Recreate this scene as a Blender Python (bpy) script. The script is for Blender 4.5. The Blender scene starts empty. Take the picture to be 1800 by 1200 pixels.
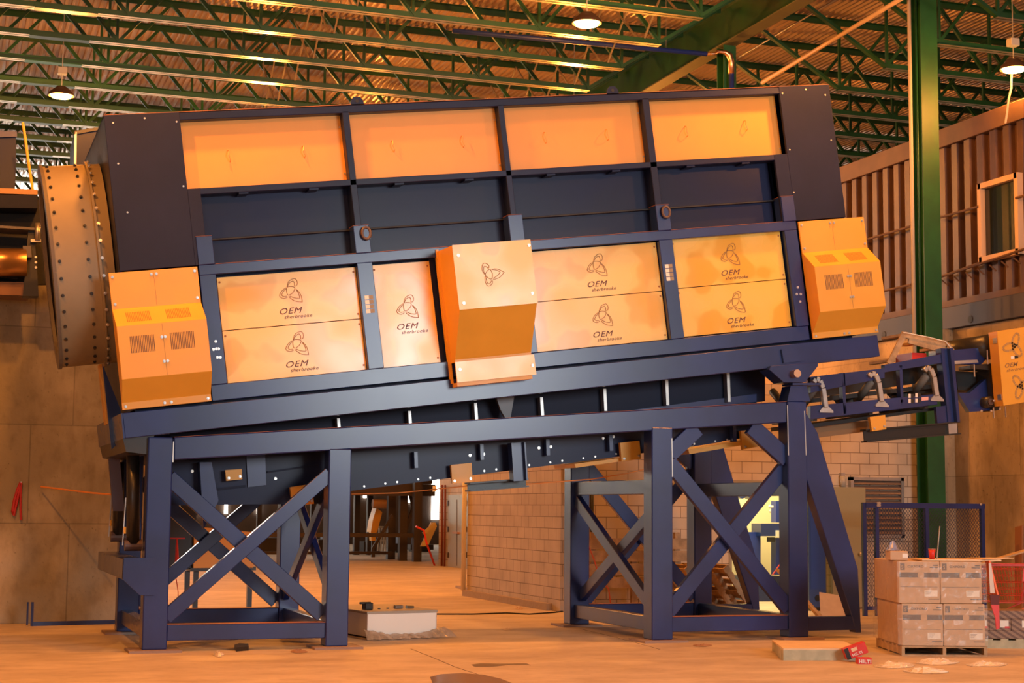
import bpy, bmesh, math, random
from mathutils import Vector, Matrix
random.seed(7)
D = bpy.data; COL = bpy.context.scene.collection; SC = bpy.context.scene

# ---------------------------------------------------------------- camera
F_PX, PITCH, ROLL, YAW, CAM_H = 2858.3, .102795, .009007, .3351, 1.72
_F = Vector((math.sin(YAW)*math.cos(PITCH), math.cos(YAW)*math.cos(PITCH), math.sin(PITCH)))
_R = Vector((math.cos(YAW), -math.sin(YAW), 0)); _U = _R.cross(_F)
RT = math.cos(ROLL)*_R + math.sin(ROLL)*_U; UP = -math.sin(ROLL)*_R + math.cos(ROLL)*_U
CAM = Vector((0, 0, CAM_H))
cd = D.cameras.new('camera'); cam = D.objects.new('camera', cd); COL.objects.link(cam)
cam.matrix_world = Matrix(((RT.x, UP.x, -_F.x, 0), (RT.y, UP.y, -_F.y, 0), (RT.z, UP.z, -_F.z, CAM_H), (0, 0, 0, 1)))
cd.sensor_width = 36; cd.lens = F_PX/1800*36; cd.clip_end = 300; cd.clip_start = .1
SC.camera = cam

# ---------------------------------------------------------------- world, exposure, daylight, fill
w = D.worlds.new('world'); SC.world = w; w.use_nodes = True
w.node_tree.nodes['Background'].inputs[0].default_value = (1, .72, .50, 1)
w.node_tree.nodes['Background'].inputs[1].default_value = .15
SC.view_settings.view_transform = 'Standard'; SC.view_settings.look = 'None'
SC.view_settings.exposure = 0.0; SC.view_settings.gamma = 1; SC.view_settings.use_curve_mapping = False

def area(name, loc, target, sx, sy, power, color):
    l = D.lights.new(name, 'AREA'); l.shape = 'RECTANGLE'; l.size = sx; l.size_y = sy; l.energy = power; l.color = color
    o = D.objects.new(name, l); COL.objects.link(o); o.location = loc
    o.rotation_euler = (Vector(target)-Vector(loc)).to_track_quat('-Z', 'Y').to_euler(); return o
area('daylight_from_dock_door', (13.5, -6, 6.2), (6.5, 19.8, 4.0), 7, 5, 2300, (.88, .95, 1))
area('fill_light_left', (-6, -4, 5), (5, 19.8, 2.5), 4, 4, 420, (1, .95, .9))  # unseen fill light added to brighten floor and legs
SODIUM = (1, .335, .05)
LAMP_W = 1700

# ---------------------------------------------------------------- pixel helper: a point of the photograph on a real plane
def ray(x, y): return _F + RT*((x-900)/F_PX) - UP*((y-600)/F_PX)
def atY(x, y, Y):
    d = ray(x, y); return CAM + d*(Y/d.y)
def atX(x, y, X):
    d = ray(x, y); return CAM + d*(X/d.x)
def atZ(x, y, Z=0):
    d = ray(x, y); return CAM + d*((Z-CAM_H)/d.z)

# ---------------------------------------------------------------- materials
MATS = {}
def mat(name, col, rough=.5, metal=0, var=0, vscale=3, bump=0, bscale=20, coat=0, emit=None, estr=0, col2=None, rvar=0, trans=0, ramp=(.4, .65), detail=5, spec=None):
    if name in MATS: return MATS[name]
    m = D.materials.new(name); m.use_nodes = True; nt = m.node_tree; b = nt.nodes['Principled BSDF']
    b.inputs['Base Color'].default_value = (*col, 1); b.inputs['Roughness'].default_value = rough; b.inputs['Metallic'].default_value = metal
    if spec is not None: b.inputs['Specular IOR Level'].default_value = spec
    if coat: b.inputs['Coat Weight'].default_value = coat; b.inputs['Coat Roughness'].default_value = .26
    if trans: b.inputs['Transmission Weight'].default_value = trans
    if emit: b.inputs['Emission Color'].default_value = (*emit, 1); b.inputs['Emission Strength'].default_value = estr
    if var or bump or rvar or col2:
        g = nt.nodes.new('ShaderNodeNewGeometry')
        n = nt.nodes.new('ShaderNodeTexNoise'); n.inputs['Scale'].default_value = vscale; n.inputs['Detail'].default_value = detail
        nt.links.new(g.outputs['Position'], n.inputs['Vector'])
        if var or col2:
            r = nt.nodes.new('ShaderNodeValToRGB'); r.color_ramp.elements[0].position = ramp[0]; r.color_ramp.elements[1].position = ramp[1]
            c2 = col2 if col2 else tuple(c*(1-var) for c in col)
            r.color_ramp.elements[0].color = (*c2, 1); r.color_ramp.elements[1].color = (*col, 1)
            nt.links.new(n.outputs['Fac'], r.inputs['Fac']); nt.links.new(r.outputs['Color'], b.inputs['Base Color'])
        if rvar:
            mr = nt.nodes.new('ShaderNodeMapRange'); mr.inputs['From Min'].default_value = .3; mr.inputs['From Max'].default_value = .7
            mr.inputs['To Min'].default_value = max(.02, rough-rvar); mr.inputs['To Max'].default_value = rough+rvar
            nt.links.new(n.outputs['Fac'], mr.inputs['Value']); nt.links.new(mr.outputs['Result'], b.inputs['Roughness'])
        if bump:
            n2 = nt.nodes.new('ShaderNodeTexNoise'); n2.inputs['Scale'].default_value = bscale; n2.inputs['Detail'].default_value = 4
            nt.links.new(g.outputs['Position'], n2.inputs['Vector'])
            bp = nt.nodes.new('ShaderNodeBump'); bp.inputs['Strength'].default_value = bump; bp.inputs['Distance'].default_value = .02
            nt.links.new(n2.outputs['Fac'], bp.inputs['Height']); nt.links.new(bp.outputs['Normal'], b.inputs['Normal'])
    MATS[name] = m; return m

BLUE = mat('navy_paint', (.010, .029, .155), .42, 0, .3, 1.3, coat=1, rvar=.1, spec=.15)
BLUE_PANEL = mat('navy_sheet', (.010, .017, .062), .5, .0, .3, .9, coat=.25, rvar=.08, spec=.15)
SIDEP = mat('dull_navy_plate', (.013, .016, .045), .55, 0, .35, .7, spec=.22)
BLUE_B = mat('bright_blue_paint', (.015, .04, .26), .4, coat=.2)
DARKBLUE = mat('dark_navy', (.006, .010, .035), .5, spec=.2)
BLACK = mat('black_rubber', (.012, .011, .010), .6)
BLACKM = mat('black_painted_steel', (.02, .018, .016), .35)
YEL = mat('yellow_paint', (.74, .36, .04), .42, 0, .06, 2, rvar=.05)
YELST = mat('yellow_paint_water_stained', (.88, .53, .09), .26, 0, 0, 1.9, col2=(.80, .42, .05), ramp=(.42, .47), rvar=.08, detail=1.5, coat=.15)  # water stains; paler than the upper panels, with daylight put into the colour
YELTOP = mat('sodium_tinted_yellow_panel', (.82, .34, .045), .42, 0, .04, 2)  # same yellow as the doors, orange lamp cast put into the colour
GREEN = mat('green_joist_paint', (.004, .058, .017), .45, 0, .2, 2)
GREEND = mat('green_column_paint', (.008, .085, .022), .5, 0, .25, 2.5)
STEEL = mat('bright_zinc', (.72, .70, .66), .28, .95)
GALV = mat('galvanised_steel', (.55, .53, .50), .38, .85, .15, 5)
BRASS = mat('copper_fitting', (.75, .42, .25), .3, 1)
DRUM = mat('drum_brown_steel', (.24, .18, .10), .5, .15, .15, 1.5)
WOOD = mat('pallet_wood', (.52, .34, .18), .75, 0, .35, 6, bump=.3, bscale=30)
WOODG = mat('treated_wood', (.50, .46, .30), .7, 0, .2, 8)
PLY = mat('plywood', (.78, .56, .32), .6, 0, .1, 6)
CARD = mat('carton_cardboard', (.55, .37, .22), .62, 0, .08, 8)
RED = mat('red_plastic', (.62, .03, .02), .4)
WHITE = mat('white_paper', (.8, .77, .68), .6)
INK = mat('dark_print', (.10, .03, .03), .6)
INKL = mat('thin_print', (.30, .15, .05), .6)
GREYBAND = mat('grey_print_band', (.09, .085, .09), .6)
ALU = mat('brushed_aluminium_box', (.95, .93, .86), .28, .2)
RUST_LIT = mat('rusty_lamplit_edge', (.40, .15, .06), .7)  # rust tone; on the ledge top it paints orange lamp light
GLASSD = mat('dark_window_glass', (.01, .012, .012), .05, 0, coat=.5)
CONT = mat('container_brown_paint', (.085, .038, .02), .5, 0, .2, 3)
CONTL = mat('container_frame_paint', (.11, .055, .03), .6, 0, .2, 3)
GREYST = mat('grey_blue_beam', (.12, .11, .12), .4)
ORANGEROPE = mat('orange_rope', (.85, .30, .06), .6)
def film_mat():
    m = mat('stretch_film', (.75, .60, .45), .10, 0, bump=1.0, bscale=9, coat=1)
    m.node_tree.nodes['Principled BSDF'].inputs['Alpha'].default_value = .2; return m
FILM = film_mat()

def block_mat(name, ax, col, mort):
    m = D.materials.new(name); m.use_nodes = True; nt = m.node_tree; b = nt.nodes['Principled BSDF']; b.inputs['Roughness'].default_value = .8
    g = nt.nodes.new('ShaderNodeNewGeometry'); s = nt.nodes.new('ShaderNodeSeparateXYZ'); c = nt.nodes.new('ShaderNodeCombineXYZ')
    nt.links.new(g.outputs['Position'], s.inputs[0]); nt.links.new(s.outputs[ax], c.inputs[0]); nt.links.new(s.outputs['Z'], c.inputs[1])
    t = nt.nodes.new('ShaderNodeTexBrick'); t.inputs['Scale'].default_value = 1; t.inputs['Brick Width'].default_value = .4; t.inputs['Row Height'].default_value = .2
    t.inputs['Mortar Size'].default_value = .007; t.inputs['Mortar Smooth'].default_value = .3; t.inputs['Bias'].default_value = 0
    t.inputs['Color1'].default_value = (*col, 1); t.inputs['Color2'].default_value = (*[x*.9 for x in col], 1); t.inputs['Mortar'].default_value = (*mort, 1)
    n = nt.nodes.new('ShaderNodeTexNoise'); n.inputs['Scale'].default_value = 1.6; n.inputs['Detail'].default_value = 6
    nt.links.new(g.outputs['Position'], n.inputs['Vector'])
    mx = nt.nodes.new('ShaderNodeMix'); mx.data_type = 'RGBA'; mx.blend_type = 'MULTIPLY'; mx.inputs[0].default_value = .45
    nt.links.new(c.outputs[0], t.inputs['Vector']); nt.links.new(t.outputs['Color'], mx.inputs[6])
    rp = nt.nodes.new('ShaderNodeValToRGB'); rp.color_ramp.elements[0].position = .3; rp.color_ramp.elements[0].color = (.55, .5, .45, 1); rp.color_ramp.elements[1].position = .6
    nt.links.new(n.outputs['Fac'], rp.inputs[0]); nt.links.new(rp.outputs['Color'], mx.inputs[7]); nt.links.new(mx.outputs[2], b.inputs['Base Color'])
    bp = nt.nodes.new('ShaderNodeBump'); bp.inputs['Strength'].default_value = .5; bp.inputs['Distance'].default_value = .01; bp.invert = True
    nt.links.new(t.outputs['Fac'], bp.inputs['Height']); nt.links.new(bp.outputs['Normal'], b.inputs['Normal'])
    return m
BLK_X = block_mat('masonry_facing_camera', 'X', (.60, .50, .38), (.22, .16, .11))
BLK_Y = block_mat('masonry_side', 'Y', (.60, .50, .38), (.22, .16, .11))

def concrete_wall_mat(name, ax, col, pw=2.4, ph=1.25):
    m = D.materials.new(name); m.use_nodes = True; nt = m.node_tree; b = nt.nodes['Principled BSDF']; b.inputs['Roughness'].default_value = .75
    g = nt.nodes.new('ShaderNodeNewGeometry'); s = nt.nodes.new('ShaderNodeSeparateXYZ'); c = nt.nodes.new('ShaderNodeCombineXYZ')
    nt.links.new(g.outputs['Position'], s.inputs[0]); nt.links.new(s.outputs[ax], c.inputs[0]); nt.links.new(s.outputs['Z'], c.inputs[1])
    t = nt.nodes.new('ShaderNodeTexBrick'); t.offset = .5; t.inputs['Scale'].default_value = 1; t.inputs['Brick Width'].default_value = pw; t.inputs['Row Height'].default_value = ph
    t.inputs['Mortar Size'].default_value = .012; t.inputs['Mortar Smooth'].default_value = .6
    t.inputs['Color1'].default_value = (*col, 1); t.inputs['Color2'].default_value = (*[x*.82 for x in col], 1); t.inputs['Mortar'].default_value = (*[x*.62 for x in col], 1)
    nt.links.new(c.outputs[0], t.inputs['Vector'])
    last = t.outputs['Color']
    for sc, lo, hi, dark, f in ((.7, .38, .58, (.42, .40, .34, 1), .85), (7, .3, .5, (.62, .58, .52, 1), .5), (26, .27, .36, (.25, .2, .15, 1), .6)):
        n = nt.nodes.new('ShaderNodeTexNoise'); n.inputs['Scale'].default_value = sc; n.inputs['Detail'].default_value = 6
        mp = nt.nodes.new('ShaderNodeMapping'); mp.inputs['Scale'].default_value = (1, 1, .55)
        nt.links.new(g.outputs['Position'], mp.inputs[0]); nt.links.new(mp.outputs[0], n.inputs['Vector'])
        rp = nt.nodes.new('ShaderNodeValToRGB'); rp.color_ramp.elements[0].position = lo; rp.color_ramp.elements[0].color = dark; rp.color_ramp.elements[1].position = hi
        mx = nt.nodes.new('ShaderNodeMix'); mx.data_type = 'RGBA'; mx.blend_type = 'MULTIPLY'; mx.inputs[0].default_value = f
        nt.links.new(n.outputs['Fac'], rp.inputs[0]); nt.links.new(last, mx.inputs[6]); nt.links.new(rp.outputs['Color'], mx.inputs[7]); last = mx.outputs[2]
    nt.links.new(last, b.inputs['Base Color'])
    n = nt.nodes.new('ShaderNodeTexNoise'); n.inputs['Scale'].default_value = 9; n.inputs['Detail'].default_value = 6; nt.links.new(g.outputs['Position'], n.inputs['Vector'])
    bp = nt.nodes.new('ShaderNodeBump'); bp.inputs['Strength'].default_value = .35; bp.inputs['Distance'].default_value = .02
    nt.links.new(n.outputs['Fac'], bp.inputs['Height']); nt.links.new(bp.outputs['Normal'], b.inputs['Normal'])
    return m
CONC_L = concrete_wall_mat('poured_concrete_left', 'X', (.56, .49, .36), 1.2, 1.45)
CONC_R = concrete_wall_mat('poured_concrete_right', 'Y', (.60, .47, .31), 1.5, 2.4)

def floor_mat():
    m = D.materials.new('dusty_concrete_floor'); m.use_nodes = True; nt = m.node_tree; b = nt.nodes['Principled BSDF']
    g = nt.nodes.new('ShaderNodeNewGeometry'); last = None
    for i, (sc, lo, hi, c0, c1, f) in enumerate(((.35, .35, .65, (.52, .41, .30), (.66, .53, .39), 1), (2.2, .35, .62, (.72, .68, .62), (1, 1, 1), .7), (14, .3, .5, (.72, .68, .62), (1, 1, 1), .4))):
        n = nt.nodes.new('ShaderNodeTexNoise'); n.inputs['Scale'].default_value = sc; n.inputs['Detail'].default_value = 7; n.inputs['Distortion'].default_value = .4
        mp = nt.nodes.new('ShaderNodeMapping'); mp.inputs['Scale'].default_value = (.55, 1, 1); nt.links.new(g.outputs['Position'], mp.inputs[0]); nt.links.new(mp.outputs[0], n.inputs['Vector'])
        rp = nt.nodes.new('ShaderNodeValToRGB'); rp.color_ramp.elements[0].position = lo; rp.color_ramp.elements[0].color = (*c0, 1); rp.color_ramp.elements[1].position = hi; rp.color_ramp.elements[1].color = (*c1, 1)
        nt.links.new(n.outputs['Fac'], rp.inputs[0])
        if last is None: last = rp.outputs['Color']
        else:
            mx = nt.nodes.new('ShaderNodeMix'); mx.data_type = 'RGBA'; mx.blend_type = 'MULTIPLY'; mx.inputs[0].default_value = f
            nt.links.new(last, mx.inputs[6]); nt.links.new(rp.outputs['Color'], mx.inputs[7]); last = mx.outputs[2]
    nt.links.new(last, b.inputs['Base Color']); b.inputs['Roughness'].default_value = .62
    return m
FLOORM = floor_mat()
DECK = mat('galvanised_roof_deck', (.62, .47, .36), .36, .55, .15, .8)
CHORD = mat('pale_daylit_chord_face', (.62, .58, .44), .30, .75)  # chord undersides: reflected daylight put into a pale colour

# ---------------------------------------------------------------- mesh builder
class MB:
    def __init__(s): s.v = []; s.f = []
    def poly(s, pts, faces):
        b = len(s.v); s.v += [tuple(p) for p in pts]; s.f += [tuple(b+i for i in f) for f in faces]; return s
    def box(s, a, b, fr=None):
        x0, y0, z0 = a; x1, y1, z1 = b
        P = [(x0,y0,z0),(x1,y0,z0),(x1,y1,z0),(x0,y1,z0),(x0,y0,z1),(x1,y0,z1),(x1,y1,z1),(x0,y1,z1)]
        if fr: P = [fr(*p) for p in P]
        return s.poly(P, [(0,3,2,1),(4,5,6,7),(0,1,5,4),(1,2,6,5),(2,3,7,6),(3,0,4,7)])
    def prism(s, pts, off):                       # planar polygon extruded by a vector
        n = len(pts); off = Vector(off); P = [Vector(p) for p in pts]; P += [p+off for p in P]
        return s.poly(P, [tuple(range(n)), tuple(range(2*n-1, n-1, -1))] + [(i, i+n, (i+1) % n + n, (i+1) % n) for i in range(n)])
    def bar(s, p, q, wd, dp, up=(0, 1, 0)):       # rectangular bar; dp measured along up-ish
        p, q = Vector(p), Vector(q); d = (q-p).normalized(); a = Vector(up); a = (a - d*a.dot(d)).normalized(); b = d.cross(a)
        P = [c + a*sa*dp/2 + b*sb*wd/2 for c in (p, q) for sa, sb in ((-1,-1),(1,-1),(1,1),(-1,1))]
        return s.poly(P, [(0,3,2,1),(4,5,6,7),(0,1,5,4),(1,2,6,5),(2,3,7,6),(3,0,4,7)])
    def tube(s, pts, r, n=8, cap=True):
        P = [Vector(p) for p in pts]; rs = r if isinstance(r, (list, tuple)) else [r]*len(P); base = len(s.v)
        ref = None
        for i, p in enumerate(P):
            d = (P[min(i+1, len(P)-1)] - P[max(i-1, 0)]).normalized()
            if ref is None: ref = Vector((0,0,1)) if abs(d.z) < .9 else Vector((1,0,0))
            a = (ref - d*ref.dot(d)).normalized(); ref = a; b = d.cross(a)
            for k in range(n):
                t = 2*math.pi*k/n; s.v.append(tuple(p + (a*math.cos(t)+b*math.sin(t))*rs[i]))
        for i in range(len(P)-1):
            for k in range(n):
                k2 = (k+1) % n; s.f.append((base+i*n+k, base+i*n+k2, base+(i+1)*n+k2, base+(i+1)*n+k))
        if cap:
            s.f.append(tuple(base+k for k in range(n-1, -1, -1))); s.f.append(tuple(base+(len(P)-1)*n+k for k in range(n)))
        return s
    def ibeam(s, p, q, h, wd, t=.02, up=(0,0,1)):
        p, q = Vector(p), Vector(q); d = (q-p).normalized(); a = Vector(up); a = (a-d*a.dot(d)).normalized()
        s.bar(p+a*(h/2-t/2), q+a*(h/2-t/2), wd, t, a); s.bar(p-a*(h/2-t/2), q-a*(h/2-t/2), wd, t, a); s.bar(p, q, t, h-2*t, a); return s
    def build(s, name, m, parent=None, bevel=0, smooth=False, **kw):
        me = D.meshes.new(name); me.from_pydata(s.v, [], s.f); me.update()
        bm = bmesh.new(); bm.from_mesh(me); bmesh.ops.recalc_face_normals(bm, faces=bm.faces)
        if bevel: bmesh.ops.bevel(bm, geom=list(bm.edges), offset=bevel, segments=1, affect='EDGES', clamp_overlap=True)
        bm.to_mesh(me); bm.free()
        if smooth:
            for p in me.polygons: p.use_smooth = True
        me.materials.append(m); return link(name, me, parent, **kw)

def root_loc(p):
    v = Vector((0,0,0))
    while p is not None: v += p.location; p = p.parent
    return v
def link(name, me, parent=None, **kw):
    o = D.objects.new(name, me); COL.objects.link(o)
    if parent is not None: o.parent = parent; o.location = -root_loc(parent)
    for k, v in kw.items(): o[k] = v
    return o
def tag(o, label, cat, group=None):
    o['label'] = label; o['category'] = cat
    if group: o['group'] = group
    return o
def thing(name, label, cat, loc, group=None):
    o = D.objects.new(name, None); COL.objects.link(o); o.location = loc; o.empty_display_size = .2
    return tag(o, label, cat, group)
def struct(o): o['kind'] = 'structure'; return o
def dup(o, parent=None):
    c = o.copy(); COL.objects.link(c)
    if parent is not None: c.parent = parent
    for ch in list(o.children): dup(ch, c)
    return c
ORD = ['first','second','third','fourth','fifth','sixth','seventh','eighth','ninth','tenth','eleventh','twelfth','thirteenth','fourteenth','fifteenth','sixteenth','seventeenth','eighteenth','nineteenth','twentieth']

_bolt = {}
def bolt(parent, pos, nrm, r=.018, h=.014, m=None, name='bolt'):
    m = m or STEEL; key = (round(r, 4), m.name)
    if key not in _bolt:
        b = MB(); b.tube([(0,0,0),(0,0,h)], r*1.5, 10); b.tube([(0,0,h),(0,0,h*2.2)], r*.9, 6)
        me = D.meshes.new('bolt'); me.from_pydata(b.v, [], b.f); me.materials.append(m); _bolt[key] = me
    o = D.objects.new(name, _bolt[key]); COL.objects.link(o); o.parent = parent
    o.location = Vector(pos) - root_loc(parent); o.rotation_euler = Vector(nrm).to_track_quat('Z', 'Y').to_euler(); return o

def text(name, body, size, ext, origin, ex, ez, m, parent, shear=0, bold=0, sx=1, **kw):
    c = D.curves.new(name, 'FONT'); c.body = body; c.size = size; c.extrude = ext; c.shear = shear; c.offset = bold; c.space_character = 1.12
    t = D.objects.new('tmp', c); COL.objects.link(t)
    dg = bpy.context.evaluated_depsgraph_get(); me = D.meshes.new_from_object(t.evaluated_get(dg)); D.objects.remove(t)
    ex, ez, og = Vector(ex), Vector(ez), Vector(origin); n = ex.cross(ez)
    for v in me.vertices:
        p = v.co.copy(); v.co = og + ex*p.x*sx + ez*p.y + n*p.z
    me.materials.clear(); me.materials.append(m); return link(name, me, parent, **kw)

def catmull(pts, n=6):
    out = []; P = [Vector((*p, 0)) for p in pts]
    for i in range(len(P)-1):
        p0, p1, p2, p3 = P[max(i-1,0)], P[i], P[i+1], P[min(i+2, len(P)-1)]
        for k in range(n):
            t = k/n; out.append(.5*((2*p1)+(-p0+p2)*t+(2*p0-5*p1+4*p2-p3)*t*t+(-p0+3*p1-3*p2+p3)*t**3))
    out.append(P[-1]); return [(p.x, p.y) for p in out]
def ribbon(mb, pts, wd, fr, c0):
    for a, b in zip(pts[:-1], pts[1:]):
        dx, dy = b[0]-a[0], b[1]-a[1]; l = math.hypot(dx, dy) or 1; nx, ny = -dy/l*wd/2, dx/l*wd/2
        mb.prism([fr(a[0]-nx, a[1]-ny, c0), fr(b[0]-nx, b[1]-ny, c0), fr(b[0]+nx, b[1]+ny, c0), fr(a[0]+nx, a[1]+ny, c0)], Vector(fr(0,0,c0-.003))-Vector(fr(0,0,c0)))
# strokes of the three-leaf emblem, unit square around 0 (x right, y up)
EMB = [[(-.16,.19),(-.08,.38),(.06,.48),(.21,.50),(.28,.38),(.26,.25),(.18,.20)],
       [(-.15,.19),(-.04,.34),(.10,.41),(.16,.33),(.15,.20)],
       [(-.20,.17),(-.38,.05),(-.49,-.12),(-.44,-.22),(-.30,-.26),(-.18,-.21)],
       [(-.20,.13),(-.34,.0),(-.40,-.12),(-.32,-.18),(-.20,-.17)],
       [(-.16,.19),(0,.20),(.16,.14),(.06,-.05),(-.14,-.14),(-.19,.02),(-.16,.19)],
       [(.20,.08),(.32,-.06),(.38,-.22),(.40,-.42),(.38,-.45),(.12,-.40),(-.05,-.28),(-.12,-.20)],
       [(.20,.05),(.28,-.08),(.31,-.22),(.30,-.30),(.10,-.27),(-.08,-.18)]]
def emblem(parent, fr, cu, cv, size, c0, wd=.008, m=None, ang=0, strokes=None, flip=1):
    mb = MB(); ca, sa = math.cos(ang), math.sin(ang)
    for st in (strokes or EMB):
        pts = [(cu+flip*size*(x*ca-y*sa), cv+size*(x*sa+y*ca)) for x, y in catmull(st, 4)]
        ribbon(mb, pts, wd, fr, c0)
    return mb.build('emblem', m or INKL, parent, label='thin outline emblem of three looped leaves')

# ================================================================ SETTING
JOINT = mat('dark_joint', (.10, .07, .05), .9)
struct(MB().box((-14, -10, -.2), (40, 80, 0)).build('floor', FLOORM))
# roof deck: trapezoid flutes along Y
me = []; mb = MB(); zD = 12.12; x = -12.0; prof = []
while x < 34:
    prof += [(x, zD), (x+.045, zD), (x+.06, zD+.05), (x+.125, zD+.05)]; x += .14
prof.append((x, zD))
for (xa, za), (xb, zb) in zip(prof[:-1], prof[1:]): mb.poly([(xa,-10,za),(xb,-10,zb),(xb,78,zb),(xa,78,za)], [(0,1,2,3)])
nb = len(mb.v); mb.poly([(-12,-10,zD+.2),(34,-10,zD+.2),(34,78,zD+.2),(-12,78,zD+.2)], [(0,1,2,3)])
struct(mb.build('ceiling', DECK))
# walls
wl = MB(); a, b_ = Vector((-14, 24.9, 0)), Vector((3.15, 24.9, 0))
struct(MB().box((-14, 25.0, 0), (3.05, 25.35, 5.05)).build('wall_left', CONC_L))
struct(MB().box((9.96, 26.2, 0), (10.16, 31.0, 4.0)).build('wall_room_side', BLK_Y))
wf = MB(); dx0, dx1 = 13.18, 15.02
wf.box((9.96, 26.0, 0), (dx0, 26.2, 4.0)); wf.box((dx1, 26.0, 0), (17.22, 26.2, 4.0)); wf.box((dx0, 26.0, 2.2), (dx1, 26.2, 4.0))
struct(wf.build('wall_room_front', BLK_X))
struct(MB().box((9.96, 31.0, 0), (17.8, 31.2, 4.0)).build('wall_room_back', BLK_X))
struct(MB().box((10.16, 26.2, 3.9), (17.8, 31.0, 4.0)).build('ceiling_room', mat('room_ceiling', (.6, .55, .45), .8)))
struct(MB().box((12.2, 29.2, 0), (17.8, 29.3, 3.9)).build('wall_room_partition', mat('cream_room_paint', (.75, .66, .42), .7)))
struct(MB().box((17.8, -10, 0), (18.2, 47.7, 5.15)).build('wall_right', CONC_R))
struct(MB().box((17.22, 25.95, 0), (17.8, 26.25, 5.15)).build('wall_pilaster', CONC_R))
struct(MB().box((14.4, 39.0, 0), (14.7, 48.0, 5.2)).build('wall_far_side', BLK_Y))
struct(MB().box((14.7, 47.7, 0), (18.2, 48.0, 5.2)).build('wall_far_return', BLK_X))
FARW = mat('far_wall_cladding', (.10, .07, .055), .8, 0, .3, 1)
wb = MB().box((-14, 76, 0), (40, 76.4, 12.3)); struct(wb.build('wall_back', FARW))
struct(MB().box((-14.2, -10, 0), (-14, 76, 12.3)).build('wall_far_left', FARW))
DAY = mat('daylight_pane', (1, 1, 1), .5, emit=(1, .95, .86), estr=8)
nwin = 0
DAYB = mat('high_daylight_pane', (1, 1, 1), .5, emit=(1, .94, .84), estr=15)
for (x0, x1, z0, z1) in [(-13, -2.5, 6.5, 11.6), (-2.0, 7.5, 6.5, 11.6), (8.3, 8.75, .9, 4.2), (9.9, 10.05, 1.3, 4.4), (11.2, 11.6, 1.4, 4.4), (12.4, 12.55, 1.4, 4.4), (13.9, 14.05, 1.4, 4.6), (15.4, 15.7, 1.4, 4.6), (17.3, 17.45, 1.4, 4.6), (19.0, 19.3, 2.2, 3.4), (21.2, 21.4, 2.0, 3.4), (22.4, 22.9, 1.2, 3.4)]:
    nwin += 1; struct(MB().box((x0, 75.9, z0), (x1, 75.98, z1)).build('window_%d' % nwin, DAYB if nwin < 3 else DAY))
# trims: saw cuts and cracks of the floor, wall base strip
def crack(name, pts, wd):
    mb = MB(); 
    for (a0, b0), (a1, b1) in zip(pts[:-1], pts[1:]):
        p, q = atZ(a0, b0), atZ(a1, b1); mb.bar(p+Vector((0,0,.0008)), q+Vector((0,0,.0008)), wd, .0016, (0,0,1))
    return struct(mb.build(name, JOINT))
crack('trim_1', [(722,1140),(760,1155),(800,1172),(850,1188),(905,1203)], .012)
crack('trim_2', [(1020,1105),(1075,1118),(1120,1130),(1160,1141)], .012)
struct(MB().box((9.86, 26.4, 0), (9.96, 31.2, .12)).build('trim_3', mat('rough_footing', (.40, .30, .2), .9, bump=.8, bscale=12)))

# ================================================================ ROOF STEEL
JY = [20.46+1.82*k for k in range(19)]
ZB, ZT = 10.55, 12.08
def joist_meshes():
    # bottom chord: two angles back to back with reflected daylight painted on the lower face
    r = {}
    def me_of(mb, nm):
        m = D.meshes.new(nm); m.from_pydata(mb.v, [], mb.f); m.materials.append(GREEN); m.materials.append(CHORD); bm = bmesh.new(); bm.from_mesh(m); bmesh.ops.recalc_face_normals(bm, faces=bm.faces); bm.to_mesh(m); bm.free()
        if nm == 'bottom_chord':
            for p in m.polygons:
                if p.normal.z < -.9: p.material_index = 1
        return m
    def chord(x0, x1, z, s):
        mb = MB()
        for sg in (-1, 1):
            mb.box((x0, min(sg*.012, sg*.10), z), (x1, max(sg*.012, sg*.10), z+.011*1) if s > 0 else (x1, max(sg*.012, sg*.085), z+.011))
            ya, yb = sorted((sg*.012, sg*.023)); mb.box((x0, ya, z if s > 0 else z-.11), (x1, yb, z+.12 if s > 0 else z+.011))
        return mb
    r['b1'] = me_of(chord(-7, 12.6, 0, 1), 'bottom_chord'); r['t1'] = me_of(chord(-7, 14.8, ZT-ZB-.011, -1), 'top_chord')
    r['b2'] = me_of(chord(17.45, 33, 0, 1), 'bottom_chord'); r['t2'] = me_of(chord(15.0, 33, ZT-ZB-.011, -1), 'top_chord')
    h = ZT-ZB-.05; p = 1.22
    r['d'] = me_of(MB().bar((0,0,.05), (-p,0,h), .075, .06).bar((0,0,.05),(-p,0,h), .02, .09), 'web_diagonal')
    r['e'] = me_of(MB().bar((0,0,.05), (p,0,h), .06, .05), 'web_diagonal')
    r['v'] = me_of(MB().bar((0,0,.05), (0,0,h), .055, .05, (1,0,0)), 'web_vertical')
    r['end1'] = me_of(MB().bar((0,0,.05), (2.2,0,h), .06, .10), 'end_diagonal'); r['end2'] = me_of(MB().bar((0,0,.05), (-2.4,0,h), .06, .10), 'end_diagonal')
    r['sp'] = me_of(MB().box((-.55,-.10,-.012),(.55,.10,0)).box((-.55,-.036,0),(.55,-.024,.10)).box((-.55,.024,0),(.55,.036,.10)), 'splice_plate')
    return r
JM = joist_meshes()
def jpart(root, name, me, x=0, z=0):
    o = D.objects.new(name, me); COL.objects.link(o); o.parent = root; o.location = (x, 0, z); return o
XB1 = [12.6-2.44*k for k in range(8)]; XB2 = [17.5+2.44*k for k in range(6)]
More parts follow.
